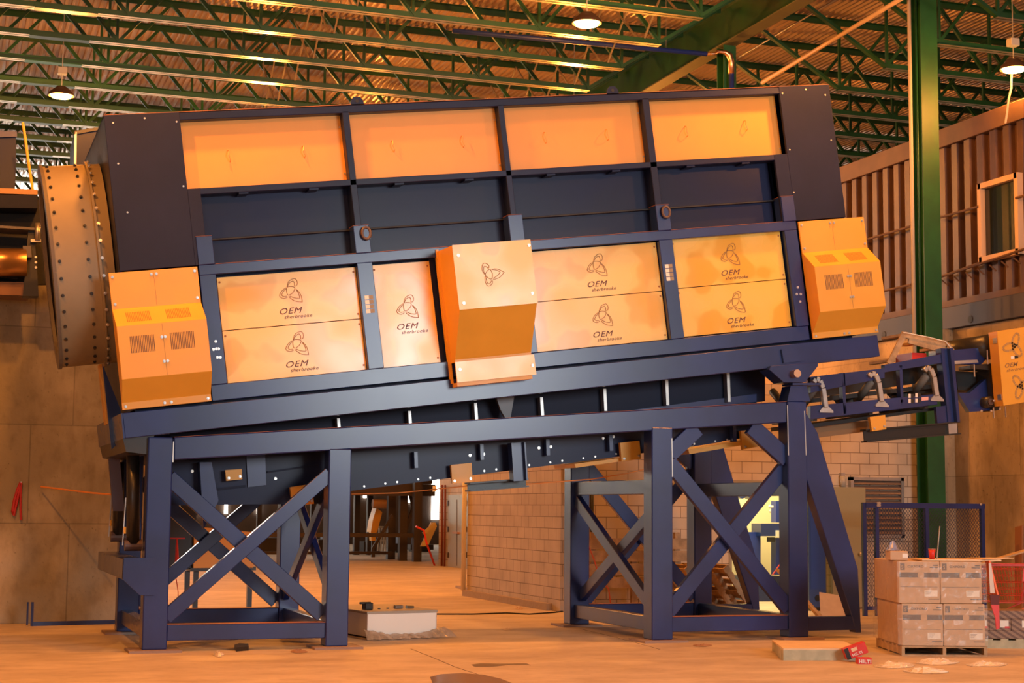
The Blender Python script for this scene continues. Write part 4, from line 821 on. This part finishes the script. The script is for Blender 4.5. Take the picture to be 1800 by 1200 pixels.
# mesh fence
mf = thing('mesh_fence', 'blue framed wire mesh fence panel in front of the vent and green column', 'fence', (15.8, 24, 0))
FX0, FXm, FX1, FZ = atY(1520,882,24).x, atY(1540,882,24).x, atY(1726,882,24).x, atY(1630,884,24).z
for x in (FX0-.02, FXm, atY(1628,884,24).x, FX1): MB().box((x-.035, 23.97, 0), (x+.035, 24.04, FZ)).build('post', BLUE_B if 0 else BLUE, mf, .004)
MB().box((FX0, 23.96, FZ-.09), (FX1+.035, 24.05, FZ)).build('top_rail', BLUE, mf); MB().box((FX0, 23.97, .1), (FX1, 24.04, .16)).build('bottom_rail', BLUE, mf)
mb = MB(); x = FX0-1.7
while x < FX1:
    for sg in (1, -1):
        z0, z1 = .16, FZ-.09; xs, xe = x, x+(z1-z0)*.75
        if sg < 0: z0, z1 = z1, z0
        def cl(xa, za, xb, zb):
            if xb <= FX0 or xa >= FX1: return None
            if xa < FX0: t = (FX0-xa)/(xb-xa); xa, za = FX0, za+(zb-za)*t
            if xb > FX1: t = (FX1-xa)/(xb-xa); xb, zb = FX1, za+(zb-za)*t
            return (xa, 24.0, za), (xb, 24.0, zb)
        c = cl(xs, z0, xe, z1)
        if c: mb.bar(c[0], c[1], .006, .005)
    x += .055
mb.build('wire_mesh', mat('mesh_wire', (.05,.05,.10), .4, .6), mf)
for (x, y) in ((1543,884),(1546,884),(1543,888),(1546,888),(1724,886)): bolt(mf, atY(x, y, 23.955), (0,-1,0), .015, .01)
# container / cabin on the concrete wall
ct = thing('cabin_container', 'brown corrugated steel cabin standing on top of the right concrete wall', 'container', (17.9, 26, 5.15))
zc0, zc1 = 5.6, 9.05
mb = MB(); y = 14.0; x_ = 17.86; pf = []
while y < 34: pf += [(y, x_+.11), (y+.17, x_+.11), (y+.20, x_), (y+.37, x_)]; y += .40
for (ya, xa), (yb, xb) in zip(pf[:-1], pf[1:]): mb.poly([(xa,ya,zc0),(xb,yb,zc0),(xb,yb,zc1-.35),(xa,ya,zc1-.35)], [(0,1,2,3)])
mb.build('corrugated_wall', CONT, ct)
MB().box((17.80, 14, zc1-.36), (17.98, 34, zc1)).build('top_rail', CONTL, ct, .01); MB().box((17.82, 14, zc0-.02), (17.98, 34, zc0+.12)).build('sill', CONTL, ct)
MB().box((17.72, 14, 5.16), (17.98, 34, 5.58)).build('base_beam', mat('base_beam_blue', (.03,.032,.065), .55), ct, .01); MB().box((17.98, 14, 5.16), (20.4, 34, zc1)).build('body', CONT, ct)
for py_ in ((1513,571),(1554,588),(1706,561)): 
    p = atX(*py_, 17.72); MB().tube([p, p+Vector((-.01,0,0))], .07, 14).build('lifting_hole', BLACK, ct)
q = [atX(*p_, 17.78) for p_ in ((1726,332),(1785,315),(1785,438),(1726,452))]
yA, yB = q[0].y, q[1].y; zA, zB2 = q[3].z, q[0].z
MB().box((17.84, yB+.0, zA), (17.87, yA, zB2)).build('window_pane', GLASSD, ct)
wfm = MB().box((17.74, yB-.08, zB2), (17.87, yA+.08, zB2+.1)).box((17.74, yB-.08, zA-.1), (17.87, yA+.08, zA)).box((17.74, yA, zA-.1), (17.87, yA+.1, zB2+.1)).box((17.74, yB-.1, zA-.1), (17.87, yB, zB2+.1)); wfm.build('window_frame', mat('cream_frame', (.62,.42,.26), .5), ct, label='cream window frame')
def crail(p, q, r=.025): a, b_ = atX(*p,17.74), atX(*q,17.74); MB().tube([a, b_], r, 8).build('handrail', CONTL, ct)
crail((1643,490),(1722,462)); crail((1740,458),(1860,410)) if False else crail((1640,491),(1830,428)); crail((1643,385),(1720,363)); crail((1520,422),(1600,398)); crail((1550,512),(1602,500)); crail((1786,348),(1850,330)); crail((1645,372),(1700,358)) if False else None
for k in range(9):
    p = atX(1655+21*k, 492-6.6*k, 17.76); MB().bar(p, p+Vector((.06,-.12,-.12)), .02, .02).build('rail_bracket', CONTL, ct)
MB().box((17.3,33,4.0),(20.4,33.1,5.16)).build('end_support', CONT, ct) if False else None
struct(MB().box((17.2, 26.25, 4.0), (18.2, 34, 5.15)).build('wall_right_upper', CONC_R)) if False else None
# plank leaning on the right wall
lk = MB().bar((17.55, atX(1793,960,17.6).y, 0), (17.78, atX(1793,960,17.6).y+.25, 1.5), .2, .04, (1,0,0)); p = atX(1780,1050,17.5)
tag(lk.build('leaning_plank', mat('brown_plank', (.28,.12,.05), .6)), 'dark brown plank leaning on the right concrete wall', 'plank')

# leaning pallets and timber behind the right tower
def pallet(name, label, org, ex, ey, ez, wx, wy, nt=7, m=WOOD):
    org, ex, ey, ez = Vector(org), Vector(ex), Vector(ey), Vector(ez); t = thing(name, label, 'pallet', org); fr = lambda a, b, c: org+ex*a+ey*b+ez*c
    for k in range(3): MB().box((0, k*(wy-.04)/2, .018), (wx, k*(wy-.04)/2+.04, .10), fr).build('stringer', m, t)
    for k in range(nt): x = k*(wx-.09)/(nt-1); MB().box((x, 0, .10), (x+.09, wy, .118), fr).build('deck_board', m, t)
    for k in range(3): x = k*(wx-.09)/2; MB().box((x, 0, 0), (x+.09, wy, .018), fr).build('bottom_board', m, t)
    return t
s6 = math.sin(math.radians(55)); c6 = math.cos(math.radians(55))
for k in range(3):
    pallet('wooden_pallet', ('front','middle','back')[k]+' pallet of the three leaning behind the right tower', (11.75+.34*k, 23.75+.0*k, .02), (-c6*.0-.57, 0, .82), (0,1,0), (.82, 0, .57), .95, 1.0)
for k, (q, lb) in enumerate([(((1030,953),(1215,957)),'upper'), (((1030,975),(1215,978)),'upper middle'), (((1030,998),(1215,1002)),'lower middle'), (((1030,1022),(1190,1024)),'lowest')]):
    a, b_ = atY(*q[0], 25.55), atY(*q[1], 25.55)
    if k == 0: tb = thing('timber_crate', 'slatted timber crate side behind the right tower', 'crate', (a.x, 25.6, 0))
    MB().box((a.x, 25.55, min(a.z,b_.z)-.08), (b_.x, 25.58, max(a.z,b_.z)+.07)).build('slat', WOOD, tb)
for x in (10.35, 11.1, 11.9): MB().box((x, 25.58, 0), (x+.09, 25.66, 1.35)).build('batten', WOOD, tb)
bd = MB().bar(atZ(1452,1098)+Vector((0,0,.02)), Vector((13.2, 24.3, .75)), .12, .04, (0,1,0)); tag(bd.build('loose_board', WOOD), 'loose board propped between the right tower and the doorway', 'board')
cbp = atZ(1470,1092); cb_ = MB().prism([cbp+Vector((-.1,.3,.0)), cbp+Vector((.55,.2,0)), cbp+Vector((.5,.5,.35)), cbp+Vector((.05,.6,.42))], (0,.01,.01)); tag(cb_.build('cardboard_sheet', CARD), 'bent cardboard sheet below the open door', 'cardboard')
hs = MB().tube([atY(x, y, 25.3) for x, y in ((1035,960),(1045,985),(1052,1010),(1070,1035),(1075,1074))], .012, 6).build('orange_hose', mat('hose_red', (.6,.1,.03), .5)); tag(hs, 'thin red-orange hose hanging by the timber crate', 'hose')
pipe('downpipe', 'black vertical pipe on the block wall behind the timber crate', [atY(1040,830,25.96), (atY(1041,995,25.96).x, 25.96, 0)], .035, BLACKM)

# ================================================================ FLOOR THINGS, CENTRE
mbx_ = thing('metal_box', 'low bright metal box lying on plastic sheet beside the left tower', 'box', atZ(706, 1120))
p0 = atZ(645,1122); p1 = atZ(767,1118); ex = (p1-p0); ex.z = 0; wB = ex.length; ex.normalize(); ey = Vector((-ex.y, ex.x, 0)); hB = atY(645,1075,p0.y).z
BF = lambda a, b, c: p0+ex*a+ey*b+Vector((0,0,c)); dB = 1.5
MB().box((0,0,.02), (wB,dB,hB), BF).build('body', ALU, mbx_, .006); MB().box((-.01,-.012,hB-.03), (wB+.01,dB,hB+.005), BF).build('lid', mat('dull_alu', (.40,.33,.25), .5, .3), mbx_, .004)
MB().box((0,-.004,.02), (.012,.0,hB-.03), BF).build('corner_edge', STEEL, mbx_); MB().box((wB-.012,-.004,.02), (wB,.0,hB-.03), BF).build('corner_edge', STEEL, mbx_)
def blob(pts, h, jit, name, m, label, cat, n=26, thick=.01, parent=None):
    mb = MB(); c = sum((Vector(p) for p in pts), Vector())/len(pts); rings = [1, .85, .6, .3]; N = len(pts); rnd = random.Random(len(name)+int(c.x*100))
    for r in rings:
        for p in pts:
            q_ = c+(Vector(p)-c)*r; mb.v.append((q_.x+rnd.uniform(-jit,jit), q_.y+rnd.uniform(-jit,jit), .004 if r == 1 else max(.006, h*(1-r**2)*rnd.uniform(.3,1.2))))
    for k in range(len(rings)-1):
        for i in range(N): mb.f.append((k*N+i, k*N+(i+1) % N, (k+1)*N+(i+1) % N, (k+1)*N+i))
    mb.f.append(tuple((len(rings)-1)*N+i for i in range(N)))
    o = mb.build(name, m, parent)
    if label: tag(o, label, cat)
    return o
SHEET = mat('crumpled_plastic', (.72,.50,.32), .25, 0, .2, 8, bump=1.0, bscale=16)
def ell(px, py, rx, ry, n=22, seed=1):
    r_ = random.Random(seed); return [atZ(px+rx*math.cos(2*math.pi*k/n)*r_.uniform(.85,1.12), py+ry*math.sin(2*math.pi*k/n)*r_.uniform(.85,1.12)) for k in range(n)]
ps = MB(); N = 34   # skirt of plastic spilling from under the box
rr = random.Random(3); A_, B_, C_ = [], [], []
for k in range(N+1):
    a = -.06+ (wB+.16)*k/N; bulge = .05*math.sin(k*1.7)+.02*math.sin(k*.6)
    zt_ = .05+ .12*max(0, abs((k/N)-.5)*2-.35)
    A_.append(BF(a, -.012-.02*rr.random(), zt_+rr.uniform(-.01,.01))); B_.append(BF(a*1.04-.02, -.13-bulge*.5, zt_*.8+rr.uniform(-.02,.02))); C_.append(BF(a*1.10-.05, -.24-bulge-.04*rr.random(), .006))
ps.v += [tuple(p) for p in A_+B_+C_]
for s in range(2):
    for k in range(N): ps.f.append((s*(N+1)+k, s*(N+1)+k+1, (s+1)*(N+1)+k+1, (s+1)*(N+1)+k))
o = ps.build('plastic_sheet', SHEET, None, smooth=True); tag(o, 'crumpled translucent orange-brown plastic sheet around the foot of the metal box', 'plastic sheet')
c_ = thing('clamp', 'small black clamp lying on the left of the metal box lid', 'clamp', BF(.14,.35,hB)); MB().box((.10,.30,hB+.005),(.22,.42,hB+.10), BF).build('body', BLACKM, c_, .01); MB().box((.04,.33,hB+.08),(.2,.37,hB+.11), BF).build('jaw', BLACKM, c_, .006)
for k, (a, b, s, lb) in enumerate(((.35,.4,.02,'small dark nut on the middle of the metal box lid'), (.50,.45,.02,'second dark nut on the metal box lid, nearer the fittings'))): tag(MB().tube([BF(a,b,hB+.005), BF(a,b,hB+.02)], s, 6).build('nut', BLACKM), lb, 'nut')
f_ = thing('metal_fittings', 'pair of bright metal fittings lying at the right of the metal box lid', 'fittings', BF(.62,.4,hB))
MB().tube([BF(.58,.4,hB+.03), BF(.70,.42,hB+.03)], .028, 10).build('fitting', GALV, f_); MB().tube([BF(.74,.36,hB+.03), BF(.86,.40,hB+.025)], .022, 10).build('fitting', STEEL, f_)
# puddle / pit edge at the bottom
def flat(name, pts, m, label, cat, h=.004):
    o = MB().prism([atZ(*p) for p in pts], (0,0,h)).build(name, m); return tag(o, label, cat)
flat('floor_plate', [(756,1190),(775,1185),(812,1183),(850,1186),(880,1193),(905,1203),(860,1215),(780,1215),(760,1200)], mat('brown_oily_plate', (.20,.11,.07), .22, .1), 'round oily brown plate on the floor at the bottom picture edge', 'floor plate')
flat('oil_stain', [(828,1168),(845,1165),(880,1166),(925,1165),(933,1169),(900,1168),(860,1172),(835,1172)], mat('oil_stain', (.17,.12,.08), .5), 'dark oil streak on the floor above the round plate', 'stain', .001)
for k, (pts, lb) in enumerate([([(412,1140),(420,1137),(436,1137),(437,1143),(415,1145)], 'left tower, near the camera')]):
    tag(MB().prism([atZ(*p) for p in pts], (0,0,.05)).build('black_connector', BLACKM), 'small black connector on the floor in front of the left tower', 'connector')
def scrap(name, px, py, rx, ry, h, m, label, cat, seed=1, jit=.01): return blob(ell(px, py, rx, ry, 14, seed), h, jit, name, m, label, cat)
CLR = mat('clear_wrap', (.85,.72,.55), .15, 0, bump=1, bscale=25)
scrap('plastic_scrap', 384, 1151, 9, 4, .05, CLR, 'small white crumpled plastic beside the left tower base plate', 'plastic scrap', 2)
scrap('paper_scrap', 525, 1145, 16, 3, .03, mat('brown_paper', (.35,.20,.12), .7), 'brown torn paper in front of the left tower', 'paper scrap', 5)
scrap('cardboard_scrap', 892, 1106, 9, 2, .02, CARD, 'small brown scrap on the open floor left of the right tower', 'cardboard scrap', 6)
scrap('cardboard_scrap', 912, 1069, 8, 2.5, .03, CARD, 'small scrap near the foot of the block wall', 'cardboard scrap', 7)
scrap('stretch_wrap_scrap', 1572, 1170, 40, 5, .05, CLR, 'long crumpled clear film lying left of the carton pallet front', 'plastic film', 8, .02)
scrap('stretch_wrap_scrap', 1648, 1164, 40, 5, .05, CLR, 'pale film in front of the carton pallet', 'plastic film', 9, .02)
scrap('stretch_wrap_scrap', 1735, 1168, 38, 4, .04, CLR, 'thin film strip right of the pale film before the pallet', 'plastic film', 10, .02)
scrap('stretch_wrap_scrap', 1630, 1180, 40, 4, .05, CLR, 'film tail nearest the camera at the right', 'plastic film', 11, .02)
scrap('cardboard_scrap', 1235, 1134, 18, 2.5, .02, mat('brown_paper', (.35,.20,.12), .7), 'flat brown scraps beside the right tower base plate', 'cardboard scrap', 12)
wr = MB().tube([atZ(x, y, .01) for x, y in ((766,1079),(830,1079),(890,1077),(930,1079),(975,1076),(990,1074))], .012, 6).build('black_cable', BLACK); tag(wr, 'black cable lying across the floor from the metal box to the right tower', 'cable')
# plywood platform
pw = thing('plywood_platform', 'low plywood platform on treated timbers in front of the right tower', 'platform', atZ(1430, 1150))
hp_ = .12; tp = [(1377,1142),(1357,1127),(1482,1129),(1515,1142)]
top_pts = [atZ(x, y, hp_) for x, y in tp]; MB().prism(top_pts, (0,0,.018)).build('plywood_top', PLY, pw)
fl_ = [Vector((p.x, p.y, 0)) for p in top_pts]; n_ = Vector((-.03,.09,0)).normalized()*.04
for i, j in ((0,3),(1,2)): MB().prism([fl_[i], fl_[j], fl_[j]+Vector((0,.045*(1 if i == 0 else -1),0)), fl_[i]+Vector((0,.045*(1 if i == 0 else -1),0))], (0,0,hp_)).build('timber', WOODG, pw)
MB().prism([fl_[0]+Vector((.0,.05,0)), fl_[0]+Vector((.045,.05,0)), fl_[1]+Vector((.045,-.05,0)), fl_[1]+Vector((0,-.05,0))], (0,0,hp_)).build('timber', WOODG, pw)
# red cartons
def smallbox(name, label, loc, sx_, sy_, sz_, rz, tilt, m, txt, cat='box'):
    t = thing(name, label, cat, loc); R_ = Matrix.Rotation(rz, 3, 'Z') @ Matrix.Rotation(tilt, 3, 'Y'); fr = lambda a, b, c: Vector(loc)+R_ @ Vector((a, b, c))
    MB().box((0,0,0),(sx_,sy_,sz_), fr).build('carton', m, t, .003); return t, fr, R_
t, fr_, R_ = smallbox('red_carton', 'small open red carton tilted against the plywood platform', atZ(1490,1163)+Vector((0,0,.02)), .26, .16, .13, -.35, -.35, RED, '')
MB().box((.0,-.003,.0),(.05,0,.13), fr_).build('brown_side', BLACKM, t); MB().box((.08,-.003,.07),(.15,-.001,.11), fr_).build('label_patch', PLY, t)
text('lettering', 'HILTI', .04, .001, fr_(.07,-.004,.02), R_ @ Vector((1,0,0)), R_ @ Vector((0,0,1)), WHITE, t, 0, .001, 1.2)
t, fr_, R_ = smallbox('red_carton', 'flat red carton with white lettering lying in front of the plywood platform', atZ(1508,1167), .16, .12, .075, -.3, .03, RED, '')
text('lettering', 'HILTI', .055, .001, fr_(.012,-.003,.015), R_ @ Vector((1,0,0)), R_ @ Vector((0,0,1)), WHITE, t, 0, .002, 1.0)

# ================================================================ CARTON PALLET
ang = math.radians(-18.5); PX = Vector((math.cos(ang), math.sin(ang), 0)); PYv = Vector((-PX.y, PX.x, 0)); PO = Vector((11.04, 17.27, 0)); W_ = 1.04; Dp = 1.3
pallet('wooden_pallet', 'wooden pallet carrying the wrapped cartons at the right', PO, PYv*1.0, PX, Vector((0,0,1)), Dp, W_)
hC = .505; z0 = .122
KF = lambda a, b, c: PO+PX*a+PYv*b+Vector((0,0,c))
for lay in range(2):
    for row in range(2):
        for c_i in range(2):
            off = .0 if lay == 0 else -.03
            a0 = c_i*.51 + .01+off; b0 = row*.63 + .01; zz = z0+lay*(hC+.004)
            lb = '%s carton, %s layer, %s row of the wrapped pallet' % (('left','right')[c_i], ('lower','upper')[lay], ('front','back')[row])
            t = thing('carton', 'brown ' + lb, 'carton', KF(a0, b0, zz), 'wrapped cartons on the pallet')
            MB().box((a0, b0, zz), (a0+.50, b0+.62, zz+hC), KF).build('box', CARD, t, .004)
            MB().box((a0+.25-.02 if 0 else a0, b0+.305, zz+hC), (a0+.5, b0+.315, zz+hC+.001), KF).build('tape', mat('tape', (.5,.38,.22), .3), t)
            if row == 0:
                e = b0-.0015
                def lab(x0, x1, za, zb, m, nm, tt=t, a0=a0, zz=zz, e=e): MB().box((a0+x0, e, zz+za), (a0+x1, e+.001, zz+zb), KF).build(nm, m, tt)
                lab(.01,.49,.31,.37,GREYBAND,'print_band'); lab(.02,.075,.40,.48,GREYBAND,'shield_print'); lab(.42,.48,.45,.465,GREYBAND,'print_mark'); lab(.38,.48,.425,.437,GREYBAND,'print_mark'); lab(.02,.47,.195,.20,GREYBAND,'print_rule'); lab(.36,.49,.045,.055,GREYBAND,'print_mark')
                lab(.31,.47,.08,.155,WHITE,'paper_label')
                MB().prism([KF(a0+.27+.045*math.cos(k*math.pi/3+.52), e-.001, zz+.34+.045*math.sin(k*math.pi/3+.52)) for k in range(6)], PYv*.0008).build('hexagon_print', CARD, t)
                text('lettering', 'S', .06, .0005, KF(a0+.03, e-.001, zz+.415), PX, Vector((0,0,1)), CARD, t)
                text('lettering', 'OXFORD', .038, .0005, KF(a0+.11, e, zz+.43), PX, Vector((0,0,1)), GREYBAND, t, 0, .001, 1.15)
                for k in range(4): lab(.32+.0, .40-.01*k, .14-.014*k, .144-.014*k, GREYBAND, 'label_text')
sw = MB(); rr = random.Random(11); N = 10
fm_ = []
for za, zb in ((.13, .62), (.64, 1.13)):
    for (A1, B1) in (((-.045,-.012),(1.05,-.012)), ((-.045,1.27),(-.045,-.012))):
        b0 = len(sw.v); nx = 24
        for j in range(9):
            for k in range(nx+1):
                t_ = k/nx; a = A1[0]+(B1[0]-A1[0])*t_; b = A1[1]+(B1[1]-A1[1])*t_; d_ = rr.uniform(-.004, .008)
                sw.v.append(tuple(KF(a-d_, b-d_, za+(zb-za)*j/8)))
        for j in range(8):
            for k in range(nx): q_ = b0+j*(nx+1)+k; sw.f.append((q_, q_+1, q_+nx+2, q_+nx+1))
tag(sw.build('stretch_film', FILM), 'clear stretch film wrapped round the carton stack', 'stretch film')
zT = z0+2*hC+.008
o = MB().box((.28,.05,zT+.004), (1.25,.6,zT+.02), KF).build('tan_sheet', PLY); tag(o, 'flat tan cardboard sheet on top of the wrapped cartons', 'cardboard sheet')
o = MB().prism([KF(1.04,0,zT+.024), KF(1.5,.35,zT+.03), KF(1.5,.5,zT+.03), KF(.95,.5,zT+.024)], (0,0,.008)).build('foam_sheet', mat('tan_foam', (.7,.5,.3), .6)); tag(o, 'tan foam sheet sticking out to the right above the cartons', 'foam sheet')
sb = thing('small_carton', 'small brown carton with a white label on top of the wrapped cartons', 'carton', KF(.0,.25,zT)); MB().box((-.06,.25,zT),(.16,.5,zT+.11), KF).build('box', CARD, sb, .003); MB().box((.09,.247,zT+.03),(.155,.25,zT+.08), KF).build('paper_label', WHITE, sb)
MB().box((.02,.5,zT),(.2,.62,zT+.06), KF).build('flap', CARD, sb) if False else None
o = blob([KF(.0+.09*math.cos(k*.6), .38+.06*math.sin(k*.6), 0) for k in range(10)], .12, .012, 'snack_bag', mat('silver_blue_foil', (.35,.38,.55), .3, .5), 'crumpled silver and blue bag on the small carton', 'bag'); o.location.z = zT+.112
cu = thing('paper_cup', 'red paper cup standing on the wrapped cartons', 'cup', KF(.42,.12,zT+.02)); p = KF(.42,.12,zT+.021); MB().tube([p, p+Vector((0,0,.12))], [.032,.044], 18).build('cup_body', RED, cu, smooth=True); MB().tube([p+Vector((0,0,.118)), p+Vector((0,0,.126))], .046, 18).build('rim', mat('cup_rim', (.3,.16,.10), .5), cu)
o = MB().tube([KF(.5,.2,zT+.02), KF(.55,.22,zT+.42)], .008, 6).build('thin_rod', GALV); tag(o, 'thin metal rod standing behind the red cup', 'rod')
vs = thing('safety_vest', 'orange hi-vis vest hanging over the right edge of the wrapped cartons', 'vest', KF(1.12,.1,zT-.5))
MB().prism([KF(1.085,.02,zT+.01), KF(1.10,.25,zT+.01), KF(1.20,.25,zT-.42), KF(1.18,.02,zT-.40)], PX*.02).build('panel', mat('hivis_orange', (.95,.16,.03), .5), vs); MB().prism([KF(1.08,.01,zT-.02), KF(1.11,.01,zT-.02), KF(1.15,.01,zT-.38), KF(1.09,.01,zT-.38)], PYv*-.004).build('reflective_stripe', mat('grey_reflective', (.6,.5,.42), .4), vs)
MB().prism([KF(1.09,.015,zT-.40), KF(1.21,.015,zT-.40), KF(1.20,.015,zT-.52), KF(1.10,.015,zT-.52)], PYv*.02).build('dark_hem', mat('maroon_cloth', (.12,.03,.03), .8), vs); MB().prism([KF(1.10,.015,zT-.52), KF(1.2,.015,zT-.52), KF(1.2,.015,zT-.80), KF(1.16,.015,zT-.82), KF(1.15,.015,zT-.68)], PYv*.02).build('tail', RED, vs)

# ================================================================ RIGHT EDGE: PRODUCT BOXES AND TROLLEY
lp_ = thing('wooden_pallet', 'low pallet under the patterned boxes at the right picture edge', 'pallet', (13.3, 18.4, 0))
q0 = Vector((12.55, 18.05, 0)); ax = Vector((math.cos(ang), math.sin(ang), 0)); ay = Vector((-ax.y, ax.x, 0)); QF = lambda a, b, c: q0+ax*a+ay*b+Vector((0,0,c))
for b in (0, .45, .9): MB().box((0,b,.0),(1.1,b+.1,.10), QF).build('stringer', WOODG, lp_)
for k in range(6): MB().box((.2*k,0,.10),(.2*k+.1,1.0,.12), QF).build('deck_board', WOODG, lp_)
PAT = mat('patterned_brown_box', (.30,.18,.11), .6)
_nt = PAT.node_tree; _w = _nt.nodes.new('ShaderNodeTexWave'); _w.bands_direction = 'DIAGONAL'; _w.inputs['Scale'].default_value = 9; _w.inputs['Distortion'].default_value = 0
_g = _nt.nodes.new('ShaderNodeNewGeometry'); _r = _nt.nodes.new('ShaderNodeValToRGB'); _r.color_ramp.elements[0].color = (.15,.085,.06,1); _r.color_ramp.elements[1].color = (.30,.19,.12,1); _r.color_ramp.elements[0].position = .4; _r.color_ramp.elements[1].position = .5
_nt.links.new(_g.outputs['Position'], _w.inputs['Vector']); _nt.links.new(_w.outputs['Fac'], _r.inputs[0]); _nt.links.new(_r.outputs[0], _nt.nodes['Principled BSDF'].inputs['Base Color'])
idx = 0
for lay, (n_, x0_, wd_, hh) in enumerate(((1, .0, .98, .10), (4, -.02, .28, .15), (1, .0, .9, .10))):
    zz = .122+(0,.102,.254)[lay]
    for k in range(n_):
        lb = ('flat patterned box at the bottom of the low stack', ('first','second','third','fourth')[k]+' patterned box from the left in the labelled row of the low stack', 'slanted-top patterned box on top of the low stack')[lay]
        t = thing('product_box', lb, 'box', QF(x0_+k*(wd_+.003), .02, zz), 'patterned boxes of the low stack'); xx = x0_+k*(wd_+.003)
        MB().box((xx,.02,zz),(xx+wd_,.5,zz+hh), QF).build('box', PAT, t, .003)
        if lay == 1: MB().box((xx+.14,.017,zz+.04),(xx+.25,.02,zz+.13), QF).build('paper_label', WHITE, t); MB().box((xx+.2,.0165,zz+.03),(xx+.26,.0175,zz+.055), QF).build('red_corner', RED, t)
tc = thing('shopping_trolley', 'red wire shopping trolley behind the low box stack at the right edge', 'trolley', (14.4, 19.6, 0))
REDM = mat('red_coated_wire', (.42,.03,.02), .4); tO = Vector((13.75, 19.55, 0)); TF = lambda a, b, c: tO+ax*a+ay*b+Vector((0,0,c))
def loop(z, a0, a1, b0, b1, nm, r=.009): MB().tube([TF(a0,b0,z), TF(a1,b0,z), TF(a1,b1,z), TF(a0,b1,z), TF(a0,b0,z)], r, 6).build(nm, REDM, tc)
loop(1.0,0,.95,0,.55,'basket_rim',.014); loop(.48,.2,.9,.05,.5,'basket_floor_rim'); 
mb = MB()
for k in range(22):
    f = k/21; 
    for b_t, b_b in ((0,.05),(.55,.5)): mb.tube([TF(.95*f,b_t,1.0), TF(.2+.7*f,b_b,.48)], .0035, 4, cap=False)
for k in range(5):
    z = .58+.09*k; f = (z-.48)/.52; mb.tube([TF(.2-.2*f,.05-.05*f,z), TF(.9+.05*f,.05-.05*f,z), TF(.9+.05*f,.5+.05*f,z), TF(.2-.2*f,.5+.05*f,z), TF(.2-.2*f,.05-.05*f,z)], .004, 4, cap=False)
mb.build('wire_basket', REDM, tc)
MB().tube([TF(.95,0,1.0), TF(1.05,0,1.08), TF(1.05,.55,1.08), TF(.95,.55,1.0)], .014, 8).build('handle', RED, tc)
for b in (.03,.52): MB().tube([TF(.92,b,1.0), TF(.75,b,.45), TF(.1,b,.16), TF(.9,b,.14)], .014, 8).build('side_frame', REDM, tc)
for a in (.12,.88):
    for b in (.03,.52): MB().tube([TF(a,b-.015,.06), TF(a,b+.015,.06)], .06, 14).build('wheel', BLACK, tc)
MB().prism([TF(.62,-.012,.78), TF(.86,-.012,.80), TF(.86,-.012,.98), TF(.64,-.012,.96)], ay*.006).build('name_plate', RED, tc, label='red plate with pale letters on the trolley side')
text('lettering', 'KATO', .07, .001, TF(.66,-.015,.84), ax, Vector((0,0,1)), WHITE, tc) if False else None
o = MB().bar(TF(-.55,-.1,.86), TF(1.0,.2,1.28), .16, .02, (0,0,1)); tag(o.build('leaning_board', WOOD), 'long board lying across the red trolley', 'board')
